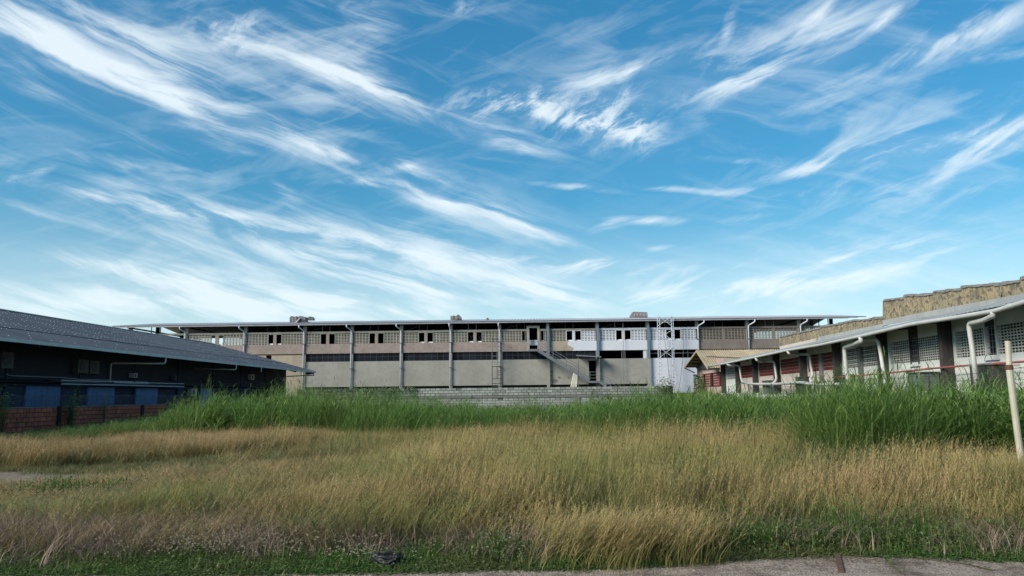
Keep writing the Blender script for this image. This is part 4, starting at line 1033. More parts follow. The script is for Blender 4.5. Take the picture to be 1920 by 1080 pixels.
for tops in ([(1656, 561.5), (1693, 558)], [(1695, 553), (1748, 550.5)], [(1750, 546), (1801, 540.5)], [(1802, 536), (1872, 530.5)], [(1877, 530), (1911, 525.5)], [(1913, 519.5), (1930, 514.5), (1990, 508.5), (2060, 505)],
             [(1461, 631), (1500, 622), (1535, 615)], [(1537, 612), (1570, 606), (1600, 600), (1634, 597)], [(1636, 594.5), (1655, 594.5)]):
    b = MB(); P = [WR(px, py, XPAR - .05) for px, py in tops]
    for p, q in zip(P[:-1], P[1:]):
        n = max(1, int(abs(p.y - q.y) / .35))
        for k in range(n):
            u, v = p.lerp(q, k / n), p.lerp(q, (k + 1) / n); dz = random.uniform(-.02, .05); dd = random.uniform(.06, .13)
            b.hexa([T(XPAR - .06, u.y, u.z - dd), T(XPAR + .36, u.y, u.z - dd), T(XPAR + .36, v.y, v.z - dd), T(XPAR - .06, v.y, v.z - dd), T(XPAR - .03, u.y, u.z + dz), T(XPAR + .33, u.y, u.z + dz), T(XPAR + .33, v.y, v.z + dz), T(XPAR - .03, v.y, v.z + dz)])
    b.build('coping', 'mossy', rb, label='blackened coping of the parapet')
fringe = [(1462, 655), (1462, 649.5), (1530, 634.5), (1530, 641)]
para(fringe, x=XPAR - .1, name='flashing', m='cream_old', th=.08)
para([(1532, 640), (1534, 632), (1655, 607), (1655, 614)], x=XPAR - .1, name='flashing', m='roof_grey', th=.08)

# tan corrugated gable roof at the far end
YR0 = 90.0
ap = W(1307, 657.5, Y=YR0); XG = ap.x
ne = W(1328, 690, X=XG); fe = W(1284, 689, X=XG)
gr = empty('gabled_shed', (XG + 6, YR0, 1.7), 'tan corrugated gable roof shed behind the far end of the block building', 'shed')
Lx = 24.0; nsx = 14
for k in range(nsx):
    xa = XG + k * Lx / nsx; xb = xa + Lx / nsx - .012
    b = sheet(xa, xb, ne.y, ne.z, YR0, ap.z, 7, .09); b.build('roof_sheet', 'roof_tan', gr)
b = sheet(XG, XG + Lx, YR0, ap.z, fe.y, fe.z, 90, .09); b.build('roof_sheet', 'roof_tan', gr)
MB().bar((XG - .06, ne.y - .1, ne.z - .05), (XG - .06, YR0, ap.z - .05), .08, .26).build('barge_board', 'roof_tan', gr)
MB().bar((XG - .06, fe.y + .1, fe.z - .05), (XG - .06, YR0, ap.z - .05), .08, .22).build('barge_board', 'roof_tan', gr)
MB().bar((XG + .5, YR0 - 2.2, ap.z - (ap.z - ne.z) * 2.2 / (YR0 - ne.y) + .13), (XG + 6.3, YR0 - 3.2, ap.z - (ap.z - ne.z) * 3.2 / (YR0 - ne.y) + .13), .16, .05).build('roof_patch_strip', 'steel_dark', gr)
for k in range(5):
    t = (k + .5) / 5
    MB().box(XG, XG + Lx, YR0 + t * (fe.y - YR0), YR0 + t * (fe.y - YR0) + .1, ap.z + (fe.z - ap.z) * t - .2, ap.z + (fe.z - ap.z) * t - .06).build('purlin', 'steel_dark', gr)
MB().prism([(XG + 1.2, ne.y + .6, ne.z - .1), (XG + 1.2, YR0, ap.z - .25), (XG + 1.2, fe.y - .4, fe.z - .15)], (.1, 0, 0)).build('gable', 'dark_inside', gr)
a, c = W(1284, 690, X=XG), W(1302, 699, X=XG + 1.6)
MB().bar(a, c, .1).build('brace', 'steel', gr)
MB().box(XG + 1.6, XG + 1.9, fe.y - 1.2, fe.y - .8, 1.7, fe.z).build('post', 'pink_old', gr)
MB().box(XG + 1.5, XG + 10, fe.y - .8, fe.y - .5, 1.7, fe.z).build('wall', 'pink_old', gr)

# ---- white pipework on the block building
XP = XWR - .75
def pipe(name, pts, r, m, label, x=XP, cat='pipe', b=.25, n=10):
    P = [T(*WR(p[0], p[1], p[2] if len(p) > 2 else x)) for p in pts]
    return tag(MB().tube(bend(P, b), r, n).build(name, m, None, smooth=True), label, cat)
XG_ = XGR - .05
pipe('downpipe', [(1862, 584, XG_), (1862, 592, XG_), (1843, 601, 15.1), (1816, 606, 15.2), (1824, 660, 15.2), (1831, 722, 15.2)], .09, 'pvc', 'white downpipe nearest the leaning cream pole, elbowing out from the gutter')
pipe('downpipe', [(1613, 631, XG_), (1615, 640, XG_), (1602, 645, 15.3), (1583, 651, 15.4), (1586, 690, 15.4), (1592, 724, 15.4)], .11, 'pvc', 'thick white downpipe where the red grilles give way to the white ones')
pipe('downpipe', [(1612, 637, 15.7), (1645, 636, 15.8), (1650, 655, 15.8), (1657, 700, 15.8), (1661, 722, 15.8)], .09, 'white_old', 'slanting white downpipe tight against the wall beside a dark post')
pipe('downpipe', [(1476, 656, XG_), (1479, 663, XG_), (1493, 664, 15.8), (1518, 664, 16.1), (1521, 690, 16.2), (1524, 704, 16.2), (1519, 710, 16.1), (1522, 720, 15.9)], .09, 'pvc', 'white downpipe with a kink crossing the red grille nearest the white bays')
pipe('downpipe', [(1416, 669, XG_), (1419, 676, XG_), (1432, 677.5, 15.8), (1452, 678, 16.1), (1456, 710, 16.1), (1453, 716, 15.9), (1447, 720, 15.8)], .09, 'pvc', 'white downpipe in front of the dark post between two red grilles')
pipe('downpipe', [(1363, 681, XG_), (1365, 684.5, XG_), (1386, 685, 15.8), (1390, 712, 15.9), (1394, 717.5, 15.8)], .08, 'pvc', 'farthest white downpipe on the block building')
pipe('collector_pipe', [(1392, 717.5), (1412, 720), (1450, 720.5), (1478, 719), (1501, 717), (1520, 719.5), (1545, 721.5), (1570, 720.5), (1592, 720)], .10, 'pvc', 'long white pipe sagging along the foot of the red grilles', x=15.75, b=.8)
pipe('red_pipe', [(1561, 708), (1600, 705), (1660, 700), (1762, 689.5), (1830, 684), (1880, 681), (1925, 677.5), (2000, 670)], .042, 'red_pipe', 'thin rusty red pipe running along the white bays', x=15.95, b=.3)
pipe('red_pipe', [(1700, 697), (1745, 690.5)], .045, 'red_pipe', 'short red pipe doubling the thin red pipe over the green box', x=15.85)
# ---- boxes at the foot of the wall
def boxthing(name, cat, label, px0, py0, px1, py1, x, m, depth=.7, extra=None):
    a = WR(px0, py1, x); c = WR(px1, py0, x); y0, y1 = sorted((a.y, c.y)); z1 = c.z; z0 = min(a.z, .9)
    v = RL(x + depth / 2, (y0 + y1) / 2); t = empty(name, (v.x, v.y, 0), label, cat)
    b = MB().box(x, x + depth, y0, y1, 0, z1 - .06, T).build('body', m, t)
    MB().box(x - .05, x + depth + .04, y0 - .05, y1 + .05, z1 - .058, z1, T).build('lid', 'steel_dark' if m != 'post_dark' else 'steel', t)
    for q in (.33, .66): MB().box(x - .02, x + .0 - .002, y0 + (y1 - y0) * q - .015, y0 + (y1 - y0) * q + .015, .1, z1 - .15, T).build('rib', 'steel_dark', t)
    return t
boxthing('equipment_box', 'box', 'greenish box below the thin red pipe, between two dark posts', 1703, 697, 1729, 722, 15.7, 'box_green')
boxthing('equipment_box', 'box', 'dark box with a rounded grey lid behind the nearest white downpipe', 1820, 681, 1853, 715, 15.8, 'post_dark', .6)
boxthing('equipment_box', 'box', 'dark cabinet beside the post at the end of the longest red grille', 1492, 706, 1504, 726, 15.9, 'steel_dark', .5)
boxthing('equipment_box', 'box', 'dark meter box low beside the thick white downpipe', 1579, 702, 1590, 719, 16.1, 'steel', .3)
boxthing('equipment_box', 'box', 'small green grey box with a dark opening below the second red grille', 1430, 713, 1441, 731, 16.0, 'box_green', .4)
# ---- low boundary wall in front of it, with barbed wire
XBW = 13.6
lb = empty('boundary_wall', tuple(RL(XBW, 58)), 'low dirty white block wall in front of the block building, mostly behind green grass', 'wall')
MB().box(XBW, XBW + .15, 24, 92, -.1, 1.50, T).build('wall_core', 'white_old', lb)
MB().box(XBW - .03, XBW + .18, 24, 92, 1.502, 1.56, T).build('coping', 'mossy', lb)
for k in range(11): MB().box(XBW - .08, XBW + .2, 25 + k * 6.4, 25.3 + k * 6.4, -.1, 1.6, T).build('pier', 'white_old', lb)
bf = empty('barbed_wire_fence', tuple(RL(XBW - .15, 40, 1.7)), 'barbed wire strands on short stakes over the low white wall', 'fence')
for k in range(10): MB().box(XBW - .16, XBW - .12, 26 + k * 4.5, 26.03 + k * 4.5, 1.5, 2.2, T).build('stake', 'steel_dark', bf)
for zz in (1.95, 2.15):
    b = MB(); pts = [T(XBW - .14, y, zz - .04 * math.sin(y * .7) ** 2) for y in np.arange(24, 70, .5)]
    b.tube(pts, .007, 4)
    y = 24.0
    while y < 55: b.bar(T(XBW - .17, y, zz - .02), T(XBW - .11, y + .01, zz + .02), .006); b.bar(T(XBW - .14, y - .025, zz - .025), T(XBW - .14, y + .03, zz + .02), .006); y += .28
    b.build('strand', 'steel_dark', bf, kind='stuff')

# ---- leaning cream pole close on the right
YP = 13.8
pl = empty('leaning_pole', tuple(W(1918, 885, Y=YP))[:2] + (0,), 'leaning cream plastic pole with a dark clamp, close on the right', 'pole')
a, m_, c = W(1889.5, 639.5, Y=YP), W(1892.5, 690, Y=YP), W(1919.5, 903, Y=YP); c.z = 0
MB().tube([a, W(1889.6, 642, Y=YP), m_], [.046, .046, .045], 12).build('upper_length', 'cream_pvc', pl, smooth=False)
MB().tube([m_ + Vector((0, 0, .01)), m_ - Vector((0, 0, .05)), m_.lerp(c, .5), c - Vector((-.02, 0, .2))], [.052, .054, .052, .052], 12).build('lower_length', 'cream_pvc', pl)
MB().tube([m_ + Vector((-.002, 0, .055)), m_ + Vector((.002, 0, -.03))], .060, 12).build('clamp', 'rust', pl)
MB().tube([m_ + Vector((.05, -.03, -.01)), m_ + Vector((.16, -.05, .015)), m_ + Vector((.15, -.05, .05)), m_ + Vector((.04, -.05, .05))], .014, 6).build('clamp_arm', 'cream_pvc', pl)
MB().tube([m_ + Vector((.1, 0, 0)), m_ + Vector((.6, .1, -.0)), m_ + Vector((2.5, .4, .03))], .006, 5).build('wire', 'steel_dark', pl)
# ---- small things at the pavement edge
w = W(1570, 1042, Z=0); w2 = W(1573, 1075, Z=0)
tag(MB().bar((w.x, w.y, .012), (w2.x + .02, w2.y, .012), .05, .02).build('rusty_strip', 'rust'), 'flat rusty iron strip lying on the concrete pavement', 'iron strip')
w = W(624, 1032, Z=0)
sp = MB().hexa([(w.x - .05, w.y - .05, 0), (w.x + .05, w.y - .05, 0), (w.x + .055, w.y + .04, 0), (w.x - .05, w.y + .04, 0), (w.x - .045, w.y - .04, .17), (w.x + .03, w.y - .04, .14), (w.x + .03, w.y + .03, .15), (w.x - .04, w.y + .03, .18)])
tag(sp.build('concrete_stub', 'concrete'), 'small pale broken concrete stub among white flowers', 'stub')
# black hose coil
w = W(724, 1068, Z=0); random.seed(5)
pts = []
for k in range(9 * 16):
    t = 2 * math.pi * k / 16; q = k / 16
    pts.append((w.x + (.12 + .02 * math.sin(q * 3.1)) * math.cos(t) + .01 * math.sin(q * 5), w.y + .10 + (.09 + .02 * math.cos(q * 2)) * math.sin(t), .025 + .011 * (q % 5) + .05 * math.sin(t * 1.13 + q * 2.1) ** 2))
tag(MB().tube(pts, .016, 6).build('hose_coil', 'black', smooth=True), 'black coil of hose lying in the weeds at the pavement edge', 'hose')

# ------------------------------------------------------------------ vegetation
def grass_mat(name, low, high, alt, power=1.0, trans=.3, vary=.35, seed_c=None, tint_c=None, green_seed=None):
    """gcol.r = height along the blade, gcol.g = random per blade, gcol.b = 1 for seed heads; tint = dryness of the tuft"""
    m = bpy.data.materials.new(name); m.use_nodes = True; t = m.node_tree; t.nodes.clear(); l = t.links.new
    n = t.nodes.new
    o = n('ShaderNodeOutputMaterial'); at = n('ShaderNodeAttribute'); at.attribute_name = 'gcol'
    sp = n('ShaderNodeSeparateColor'); l(at.outputs['Color'], sp.inputs[0])
    ti = n('ShaderNodeAttribute'); ti.attribute_name = 'tint'; ti.attribute_type = 'INSTANCER'
    def math_(op, a, b, clamp=True):
        q = n('ShaderNodeMath'); q.operation = op; q.use_clamp = clamp
        for i, v in enumerate((a, b)):
            if isinstance(v, (int, float)): q.inputs[i].default_value = v
            else: l(v, q.inputs[i])
        return q.outputs[0]
    def mix(f, a, b):
        q = n('ShaderNodeMix'); q.data_type = 'RGBA'
        if isinstance(f, (int, float)): q.inputs[0].default_value = f
        else: l(f, q.inputs[0])
        for i, c in ((6, a), (7, b)):
            if isinstance(c, tuple): q.inputs[i].default_value = (*c, 1)
            else: l(c, q.inputs[i])
        return q.outputs[2]
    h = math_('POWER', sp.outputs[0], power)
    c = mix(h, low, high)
    c = mix(math_('MULTIPLY', math_('GREATER_THAN', sp.outputs[1], .72), .85), c, alt)
    if tint_c: c = mix(math_('MULTIPLY', ti.outputs['Fac'], .85), c, tint_c)
    if seed_c: c = mix(sp.outputs[2], c, mix(ti.outputs['Fac'], green_seed, seed_c) if green_seed else seed_c)
    br = math_('ADD', math_('MULTIPLY', sp.outputs[1], vary * 2), 1 - vary, False)
    v = n('ShaderNodeVectorMath'); v.operation = 'SCALE'; l(c, v.inputs[0]); l(br, v.inputs['Scale'])
    p = n('ShaderNodeBsdfPrincipled'); l(v.outputs[0], p.inputs['Base Color']); p.inputs['Roughness'].default_value = .6; p.inputs['Specular IOR Level'].default_value = .2
    tr = n('ShaderNodeBsdfTranslucent'); l(v.outputs[0], tr.inputs[0]); ms = n('ShaderNodeMixShader'); ms.inputs[0].default_value = trans
    l(p.outputs[0], ms.inputs[1]); l(tr.outputs[0], ms.inputs[2]); l(ms.outputs[0], o.inputs[0]); return m
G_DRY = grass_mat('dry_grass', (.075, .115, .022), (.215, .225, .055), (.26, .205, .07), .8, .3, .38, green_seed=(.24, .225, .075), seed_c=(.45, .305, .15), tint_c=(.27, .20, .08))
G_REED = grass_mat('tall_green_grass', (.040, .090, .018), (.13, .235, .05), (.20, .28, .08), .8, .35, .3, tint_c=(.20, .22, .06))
G_BLUE = grass_mat('blue_green_grass', (.045, .08, .035), (.10, .17, .075), (.22, .22, .10), .8, .3, .3, tint_c=(.2, .2, .09))
G_LAWN = grass_mat('short_grass', (.05, .08, .02), (.11, .17, .04), (.20, .18, .08), .8, .3, .3, tint_c=(.24, .20, .10))
G_LEAF = grass_mat('weed_leaves', (.035, .085, .018), (.075, .17, .032), (.11, .18, .05), 1, .3, .35, seed_c=(.42, .37, .27), tint_c=(.16, .12, .06))
G_DEAD = grass_mat('dead_grass', (.13, .09, .07), (.27, .195, .15), (.34, .26, .17), .8, .2, .35, tint_c=(.24, .165, .14))

class GB:        # grass mesh collector with the gcol attribute
    def __init__(s): s.v = []; s.f = []; s.c = []
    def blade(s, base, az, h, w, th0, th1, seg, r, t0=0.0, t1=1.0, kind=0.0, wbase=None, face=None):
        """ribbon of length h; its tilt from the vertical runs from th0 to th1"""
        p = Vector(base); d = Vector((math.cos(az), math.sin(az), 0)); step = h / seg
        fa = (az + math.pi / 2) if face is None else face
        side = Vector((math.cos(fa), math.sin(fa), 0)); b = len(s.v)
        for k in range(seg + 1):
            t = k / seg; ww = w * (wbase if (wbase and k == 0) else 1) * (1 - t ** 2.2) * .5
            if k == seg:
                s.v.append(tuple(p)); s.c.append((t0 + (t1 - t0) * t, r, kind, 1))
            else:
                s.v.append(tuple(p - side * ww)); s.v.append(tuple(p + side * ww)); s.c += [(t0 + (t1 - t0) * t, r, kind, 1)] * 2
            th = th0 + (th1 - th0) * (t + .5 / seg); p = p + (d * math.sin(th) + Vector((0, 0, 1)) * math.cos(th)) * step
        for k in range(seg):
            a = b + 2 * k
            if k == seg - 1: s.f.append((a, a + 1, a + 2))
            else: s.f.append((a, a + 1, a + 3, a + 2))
    def point(s, base, az, h, th0, th1, t):   # where a blade is at fraction t
        p = Vector(base); d = Vector((math.cos(az), math.sin(az), 0)); n = 8
        for k in range(n):
            th = th0 + (th1 - th0) * ((k + .5) / n * t); p = p + (d * math.sin(th) + Vector((0, 0, 1)) * math.cos(th)) * (h * t / n)
        return p, th0 + (th1 - th0) * t
    def tri(s, a, b, c, col): n = len(s.v); s.v += [tuple(a), tuple(b), tuple(c)]; s.c += [col] * 3; s.f.append((n, n + 1, n + 2))
    def quad(s, a, b, c, d, col): n = len(s.v); s.v += [tuple(a), tuple(b), tuple(c), tuple(d)]; s.c += [col] * 4; s.f.append((n, n + 1, n + 2, n + 3))
    def leaf(s, base, az, pitch, ln, wd, r, t=.8, kind=0.0):
        d = Vector((math.cos(az) * math.cos(pitch), math.sin(az) * math.cos(pitch), math.sin(pitch))); sd = Vector((-math.sin(az), math.cos(az), 0)); b = Vector(base)
        m = b + d * ln * .5 + Vector((0, 0, ln * .06)); n = len(s.v)
        s.v += [tuple(b), tuple(m - sd * wd / 2), tuple(b + d * ln - Vector((0, 0, ln * .12))), tuple(m + sd * wd / 2)]; s.c += [(t, r, kind, 1)] * 4; s.f.append((n, n + 1, n + 2, n + 3))
    def mesh(s, name, m):
        me = bpy.data.meshes.new(name); me.from_pydata(s.v, [], s.f); me.update()
        a = me.attributes.new('gcol', 'FLOAT_COLOR', 'POINT'); a.data.foreach_set('color', np.array(s.c, dtype=np.float32).ravel())
        me.materials.append(m); return me
WIND = .35      # the wind pushes stems this way (radians from +X)
U = random.uniform
def tuft_dry(n_stem=26, n_leaf=22, h=.85, spread=.26, lean=(.12, .5), drop=(.5, 1.15), seed=True, leafh=.4):
    g = GB()
    for _ in range(n_leaf):
        a = U(0, 6.28); rr = spread * math.sqrt(random.random()); b = (rr * math.cos(a), rr * math.sin(a), 0)
        g.blade(b, U(0, 6.28), leafh * U(.5, 1.2), U(.005, .009), U(0, .3), U(.5, 1.4), 3, random.random(), 0, .6)
    for _ in range(n_stem):
        a = U(0, 6.28); rr = spread * math.sqrt(random.random()); b = (rr * math.cos(a), rr * math.sin(a), 0)
        az = WIND + U(-.9, .9); hh = h * U(.6, 1.15); t0 = U(-.05, .2); t1 = U(*lean) + U(0, drop[1] - drop[0]) * .5; r = random.random()
        g.blade(b, az, hh, U(.0035, .006), t0, t1, 4, r, 0, 1, face=U(0, 6.28))
        if seed:
            r = random.random()
            for k in range(7):
                t = .60 + .40 * k / 6; p, th = g.point(b, az, hh, t0, t1, t); aa = az + U(-.8, .8); tt = th + U(-.15, .55); ln = U(.045, .10) * (1.15 - .5 * (k / 6))
                d = Vector((math.cos(aa) * math.sin(tt), math.sin(aa) * math.sin(tt), math.cos(tt))); sd = Vector((math.cos(aa + 1.57), math.sin(aa + 1.57), 0)) * U(.0018, .0032)
                g.tri(p - sd, p + sd, p + d * ln, (1, r, 1, 1))
    return g
def tuft_reed(n=46, h=1.9, spread=.34, w=(.010, .020), end=(.5, 2.0), seg=6, lean=.25, stems=6):
    g = GB()
    for _ in range(n):
        a = U(0, 6.28); rr = spread * math.sqrt(random.random()); b = (rr * math.cos(a), rr * math.sin(a), U(0, .35) * h if random.random() < .5 else 0)
        hh = h * U(.45, 1.0); g.blade(b, U(0, 6.28), hh, U(*w), U(0, lean), U(*end), seg, random.random(), b[2] / h, 1, wbase=.5)
    for _ in range(stems):
        a = U(0, 6.28); rr = spread * .7 * math.sqrt(random.random()); b = (rr * math.cos(a), rr * math.sin(a), 0); az = U(0, 6.28); hh = h * U(.8, 1.08)
        g.blade(b, az, hh, .010, 0, .2, 4, random.random(), 0, .8, face=U(0, 6.28))
        for k in range(5):
            p, th = g.point(b, az, hh, 0, .2, .35 + .14 * k); g.blade(p, U(0, 6.28), U(.3, .6) * h * .4, U(*w), .35, U(1.3, 2.2), 4, random.random(), .4, 1, wbase=.6)
    return g
def tuft_weed(n=46, spread=.2, h=.12, size=(.02, .045), flowers=0, fh=.3):
    g = GB()
    for _ in range(n):
        a = U(0, 6.28); rr = spread * math.sqrt(random.random()); z = h * U(.1, 1) * (1 - .5 * rr / spread)
        g.leaf((rr * math.cos(a), rr * math.sin(a), z), U(0, 6.28), U(-.3, .7), U(*size), U(size[0], size[1]) * .7, random.random(), z / h)
    for _ in range(n // 6):
        a = U(0, 6.28); rr = spread * math.sqrt(random.random()); g.blade((rr * math.cos(a), rr * math.sin(a), 0), U(0, 6.28), h * 1.3, .004, 0, .8, 2, random.random(), 0, .6)
    for _ in range(flowers):
        a = U(0, 6.28); rr = spread * 1.1 * math.sqrt(random.random()); b = Vector((rr * math.cos(a), rr * math.sin(a), 0)); az = U(0, 6.28); hh = fh * U(.5, 1.1); g.blade(b, az, hh, .003, 0, .4, 3, .2, 0, .6)
        p, th = g.point(b, az, hh, 0, .4, 1); s_ = U(.006, .012)
        for ax, ay in (((1, 0, 0), (0, 0, 1)), ((0, 1, 0), (0, 0, 1)), ((1, 0, 0), (0, 1, 0))):
            ax, ay = Vector(ax) * s_, Vector(ay) * s_; g.quad(p - ax, p - ay, p + ax, p + ay, (1, U(.4, .7), 1, 1))
    return g
def tuft_short(n=60, h=.12, spread=.22, w=(.004, .008)):
    g = GB()
    for _ in range(n):
        a = U(0, 6.28); rr = spread * math.sqrt(random.random()); g.blade((rr * math.cos(a), rr * math.sin(a), 0), U(0, 6.28), h * U(.4, 1.2), U(*w), U(0, .5), U(.4, 1.5), 2, random.random())
    return g
def variants(name, fn, m, nv, **k):
    c = bpy.data.collections.new(name)
    for i in range(nv):
        o = bpy.data.objects.new('%s_variant_%d' % (name, i), fn(**k).mesh(name, m)); c.objects.link(o)
    return c
def scatter(name, pts, coll, kind='stuff', label=None):
    """pts: rows of x, y, z, rotz, scale_xy, scale_z, variant, tint"""
    pts = np.array(pts, dtype=np.float64)
    me = bpy.data.meshes.new(name); me.from_pydata(pts[:, :3].tolist(), [], []); me.update()
    def at(nm, ty, arr, key='value'): q = me.attributes.new(nm, ty, 'POINT'); q.data.foreach_set(key, np.ascontiguousarray(arr).ravel())
    n = len(pts); rot = np.zeros((n, 3), np.float32); rot[:, 2] = pts[:, 3]
    scl = np.stack([pts[:, 4], pts[:, 4], pts[:, 5]], 1).astype(np.float32)
    at('rot', 'FLOAT_VECTOR', rot, 'vector'); at('scl', 'FLOAT_VECTOR', scl, 'vector'); at('vid', 'INT', pts[:, 6].astype(np.int32)); at('tint', 'FLOAT', pts[:, 7].astype(np.float32))
    o = bpy.data.objects.new(name, me); COL.objects.link(o)
    ng = bpy.data.node_groups.new(name, 'GeometryNodeTree')
    ng.interface.new_socket(name='Geometry', in_out='INPUT', socket_type='NodeSocketGeometry'); ng.interface.new_socket(name='Geometry', in_out='OUTPUT', socket_type='NodeSocketGeometry')
    q = ng.nodes.new; i = q('NodeGroupInput'); ou = q('NodeGroupOutput'); iop = q('GeometryNodeInstanceOnPoints'); ci = q('GeometryNodeCollectionInfo')
    ci.inputs['Collection'].default_value = coll; ci.inputs['Separate Children'].default_value = True; ci.inputs['Reset Children'].default_value = True
    iop.inputs['Pick Instance'].default_value = True
    def na(nm, ty): a = q('GeometryNodeInputNamedAttribute'); a.data_type = ty; a.inputs['Name'].default_value = nm; return a.outputs['Attribute']
    ll = ng.links.new
    ll(i.outputs[0], iop.inputs['Points']); ll(ci.outputs[0], iop.inputs['Instance']); ll(na('vid', 'INT'), iop.inputs['Instance Index'])
    ll(na('rot', 'FLOAT_VECTOR'), iop.inputs['Rotation']); ll(na('scl', 'FLOAT_VECTOR'), iop.inputs['Scale']); ll(iop.outputs[0], ou.inputs[0])
    md = o.modifiers.new('scatter', 'NODES'); md.node_group = ng
    tag(o, kind=kind)
    if label: o['label'] = label
    return o
def gz(x, y): return .05 * math.sin(x * .7 + y * .3) + .05 * math.sin(y * .55 - x * .22) if y > 8.6 else -.01
_w = [(rng.uniform(.15, .5), rng.uniform(0, 6.28), rng.uniform(0, 6.28)) for _ in range(7)]
def field(x, y, f=1.0, o=0):
    v = 0
    for i, (k, a, ph) in enumerate(_w):
        kk = k * f * (1 + i * .45); v += math.sin((x * math.cos(a + o) + y * math.sin(a + o) * .8) * kk + ph + o) / (1 + i * .35)
    return .5 + v / 5.0
def clamp(v, a=0.0, b=1.0): return max(a, min(b, v))
def lerp_(x, xs, ys): return float(np.interp(x, xs, ys))
def pxof(x, y): return 1000 + (x / y) * 1512       # rough picture column of a ground point, to follow the surveyed zones
# far edge of the dry grass / near edge of the tall green grass, distance by direction
def y_green(x, y):
    p = pxof(x, y); return lerp_(p, (-200, 60, 180, 300, 560, 700, 860, 980, 1060, 1110, 1250, 1480, 1500, 1560, 1700, 1740, 1820, 1960, 2300), (27, 27.5, 30, 32.5, 31, 29, 27, 25, 23, 19.0, 17.5, 17.2, 15.0, 13.6, 13.8, 14.8, 15.2, 15.2, 15))
def lawn(x, y):          # 1 inside the short-lawn strip on the left
    xs = (-16, -11, -7.6, -5.4, -3.6, -2.6); c = lerp_(x, xs, (16.4, 17.6, 19.6, 21.6, 23.2, 24)); hw = lerp_(x, xs, (2.0, 2.4, 2.9, 2.3, 1.4, .2))
    return clamp(1.6 - abs(y - c) / hw * 1.3) if x < -2.5 else 0
# --- dry grass
DRY = [variants('dry_tuft', tuft_dry, G_DRY, 6), variants('dry_tuft_low', tuft_dry, G_DRY, 5, n_stem=30, n_leaf=16, h=.62, lean=(.3, .8), leafh=.25)]
pts = []; pts2 = []; lawnp = []; deadp = []; bluep = []
N1 = 27000
for _ in range(N1):
    y = 7.4 + 26 * random.random() ** 1.15
    hw = y * .70 + 1.5; x = U(-hw, hw)
    if x < -19.6: continue
    e = yedge(x); 
    if y < e + .75 + .35 * field(x, 3, 2): continue
    if y > y_green(x, y) + U(-.3, .9): continue
    lw_ = lawn(x, y); bare = bare_amount(x, y)
    if random.random() < bare * 1.4: continue
    tn = clamp(field(x, y, 1.6) * 2.2 - .75 + U(-.25, .25) + (y - 11) * .08)
    if random.random() < lw_:
        lawnp.append((x, y, gz(x, y), U(0, 6.28), U(.8, 1.3), U(.6, 1.5), random.randrange(4), tn * .7)); continue
    left = clamp((-x - 1) / 6)
    hs = lerp_(pxof(x, y), (0, 500, 1000, 1900), (.72, .80, .98, .95)) * U(.6, 1.15) * (.62 + .65 * field(x, y, 1.3, 2))
    if y > 23: hs *= .85
    if x < -1.5 and 10.5 < y < 18: hs *= lerp_(x, (-11, -8, -5, -1.5), (.34, .46, .6, 1.0))
    if y < e + 1.9: hs *= .62 + .2 * (y - e - .75)
    if field(x, y, 3.1, 4) < .30 and random.random() < .55: continue
    low_ = random.random() < .42 + .3 * left; gr_ = random.random() < .16 + .3 * clamp(field(x, y, 1.7, 8) - .35)
    if gr_ : bluep.append((x, y, gz(x, y), U(0, 6.28), U(.7, 1.0), hs * U(.42, .62), random.randrange(5), U(.3, 1))); continue
    (pts2 if low_ else pts).append((x, y, gz(x, y), (U(-.7, .7) + 2.2 * (field(x, y, 1.1, 9) - .5)) if random.random() > left * .8 + .2 else U(0, 6.28), U(.85, 1.3), hs * (1.15 if low_ else 1), random.randrange(5 if low_ else 6), tn))
    if random.random() < .10 * clamp(.2 + field(x, y, 1.3, 5)): bluep.append((x, y, gz(x, y), U(0, 6.28), U(.5, .9), hs * U(.35, .55), random.randrange(5), U(0, .6)))
scatter('dry_grass', pts, DRY[0]); scatter('dry_grass_low', pts2, DRY[1])
# the clump that hangs over the pavement
w0 = W(1130, 1058, Z=0); over = []
for _ in range(70):
    x = w0.x + random.gauss(.15, .42); y = w0.y + .3 + random.gauss(0, .22); over.append((x, y, 0, U(-2.2, .6) if random.random() < .5 else U(-.3, .3), U(.8, 1.2), U(.5, .8), random.randrange(5), U(.3, .9)))
scatter('overhanging_grass', over, DRY[1])
LAWN = variants('lawn_tuft', tuft_short, G_LAWN, 4)
for _ in range(5200):      # thin low grass between everything near the camera and on the strip
    y = U(7.6, 26); x = U(-y * .72, y * .7)
    if x < -19.6 or y < yedge(x) + .1: continue
    if random.random() < bare_amount(x, y) * 1.05: continue
    if y > y_green(x, y): continue
    lawnp.append((x, y, gz(x, y), U(0, 6.28), U(.9, 1.5), U(.5, 1.3), random.randrange(4), clamp(field(x, y, 1.2, 1) * 1.2 - .2)))
scatter('short_grass', lawnp, LAWN)
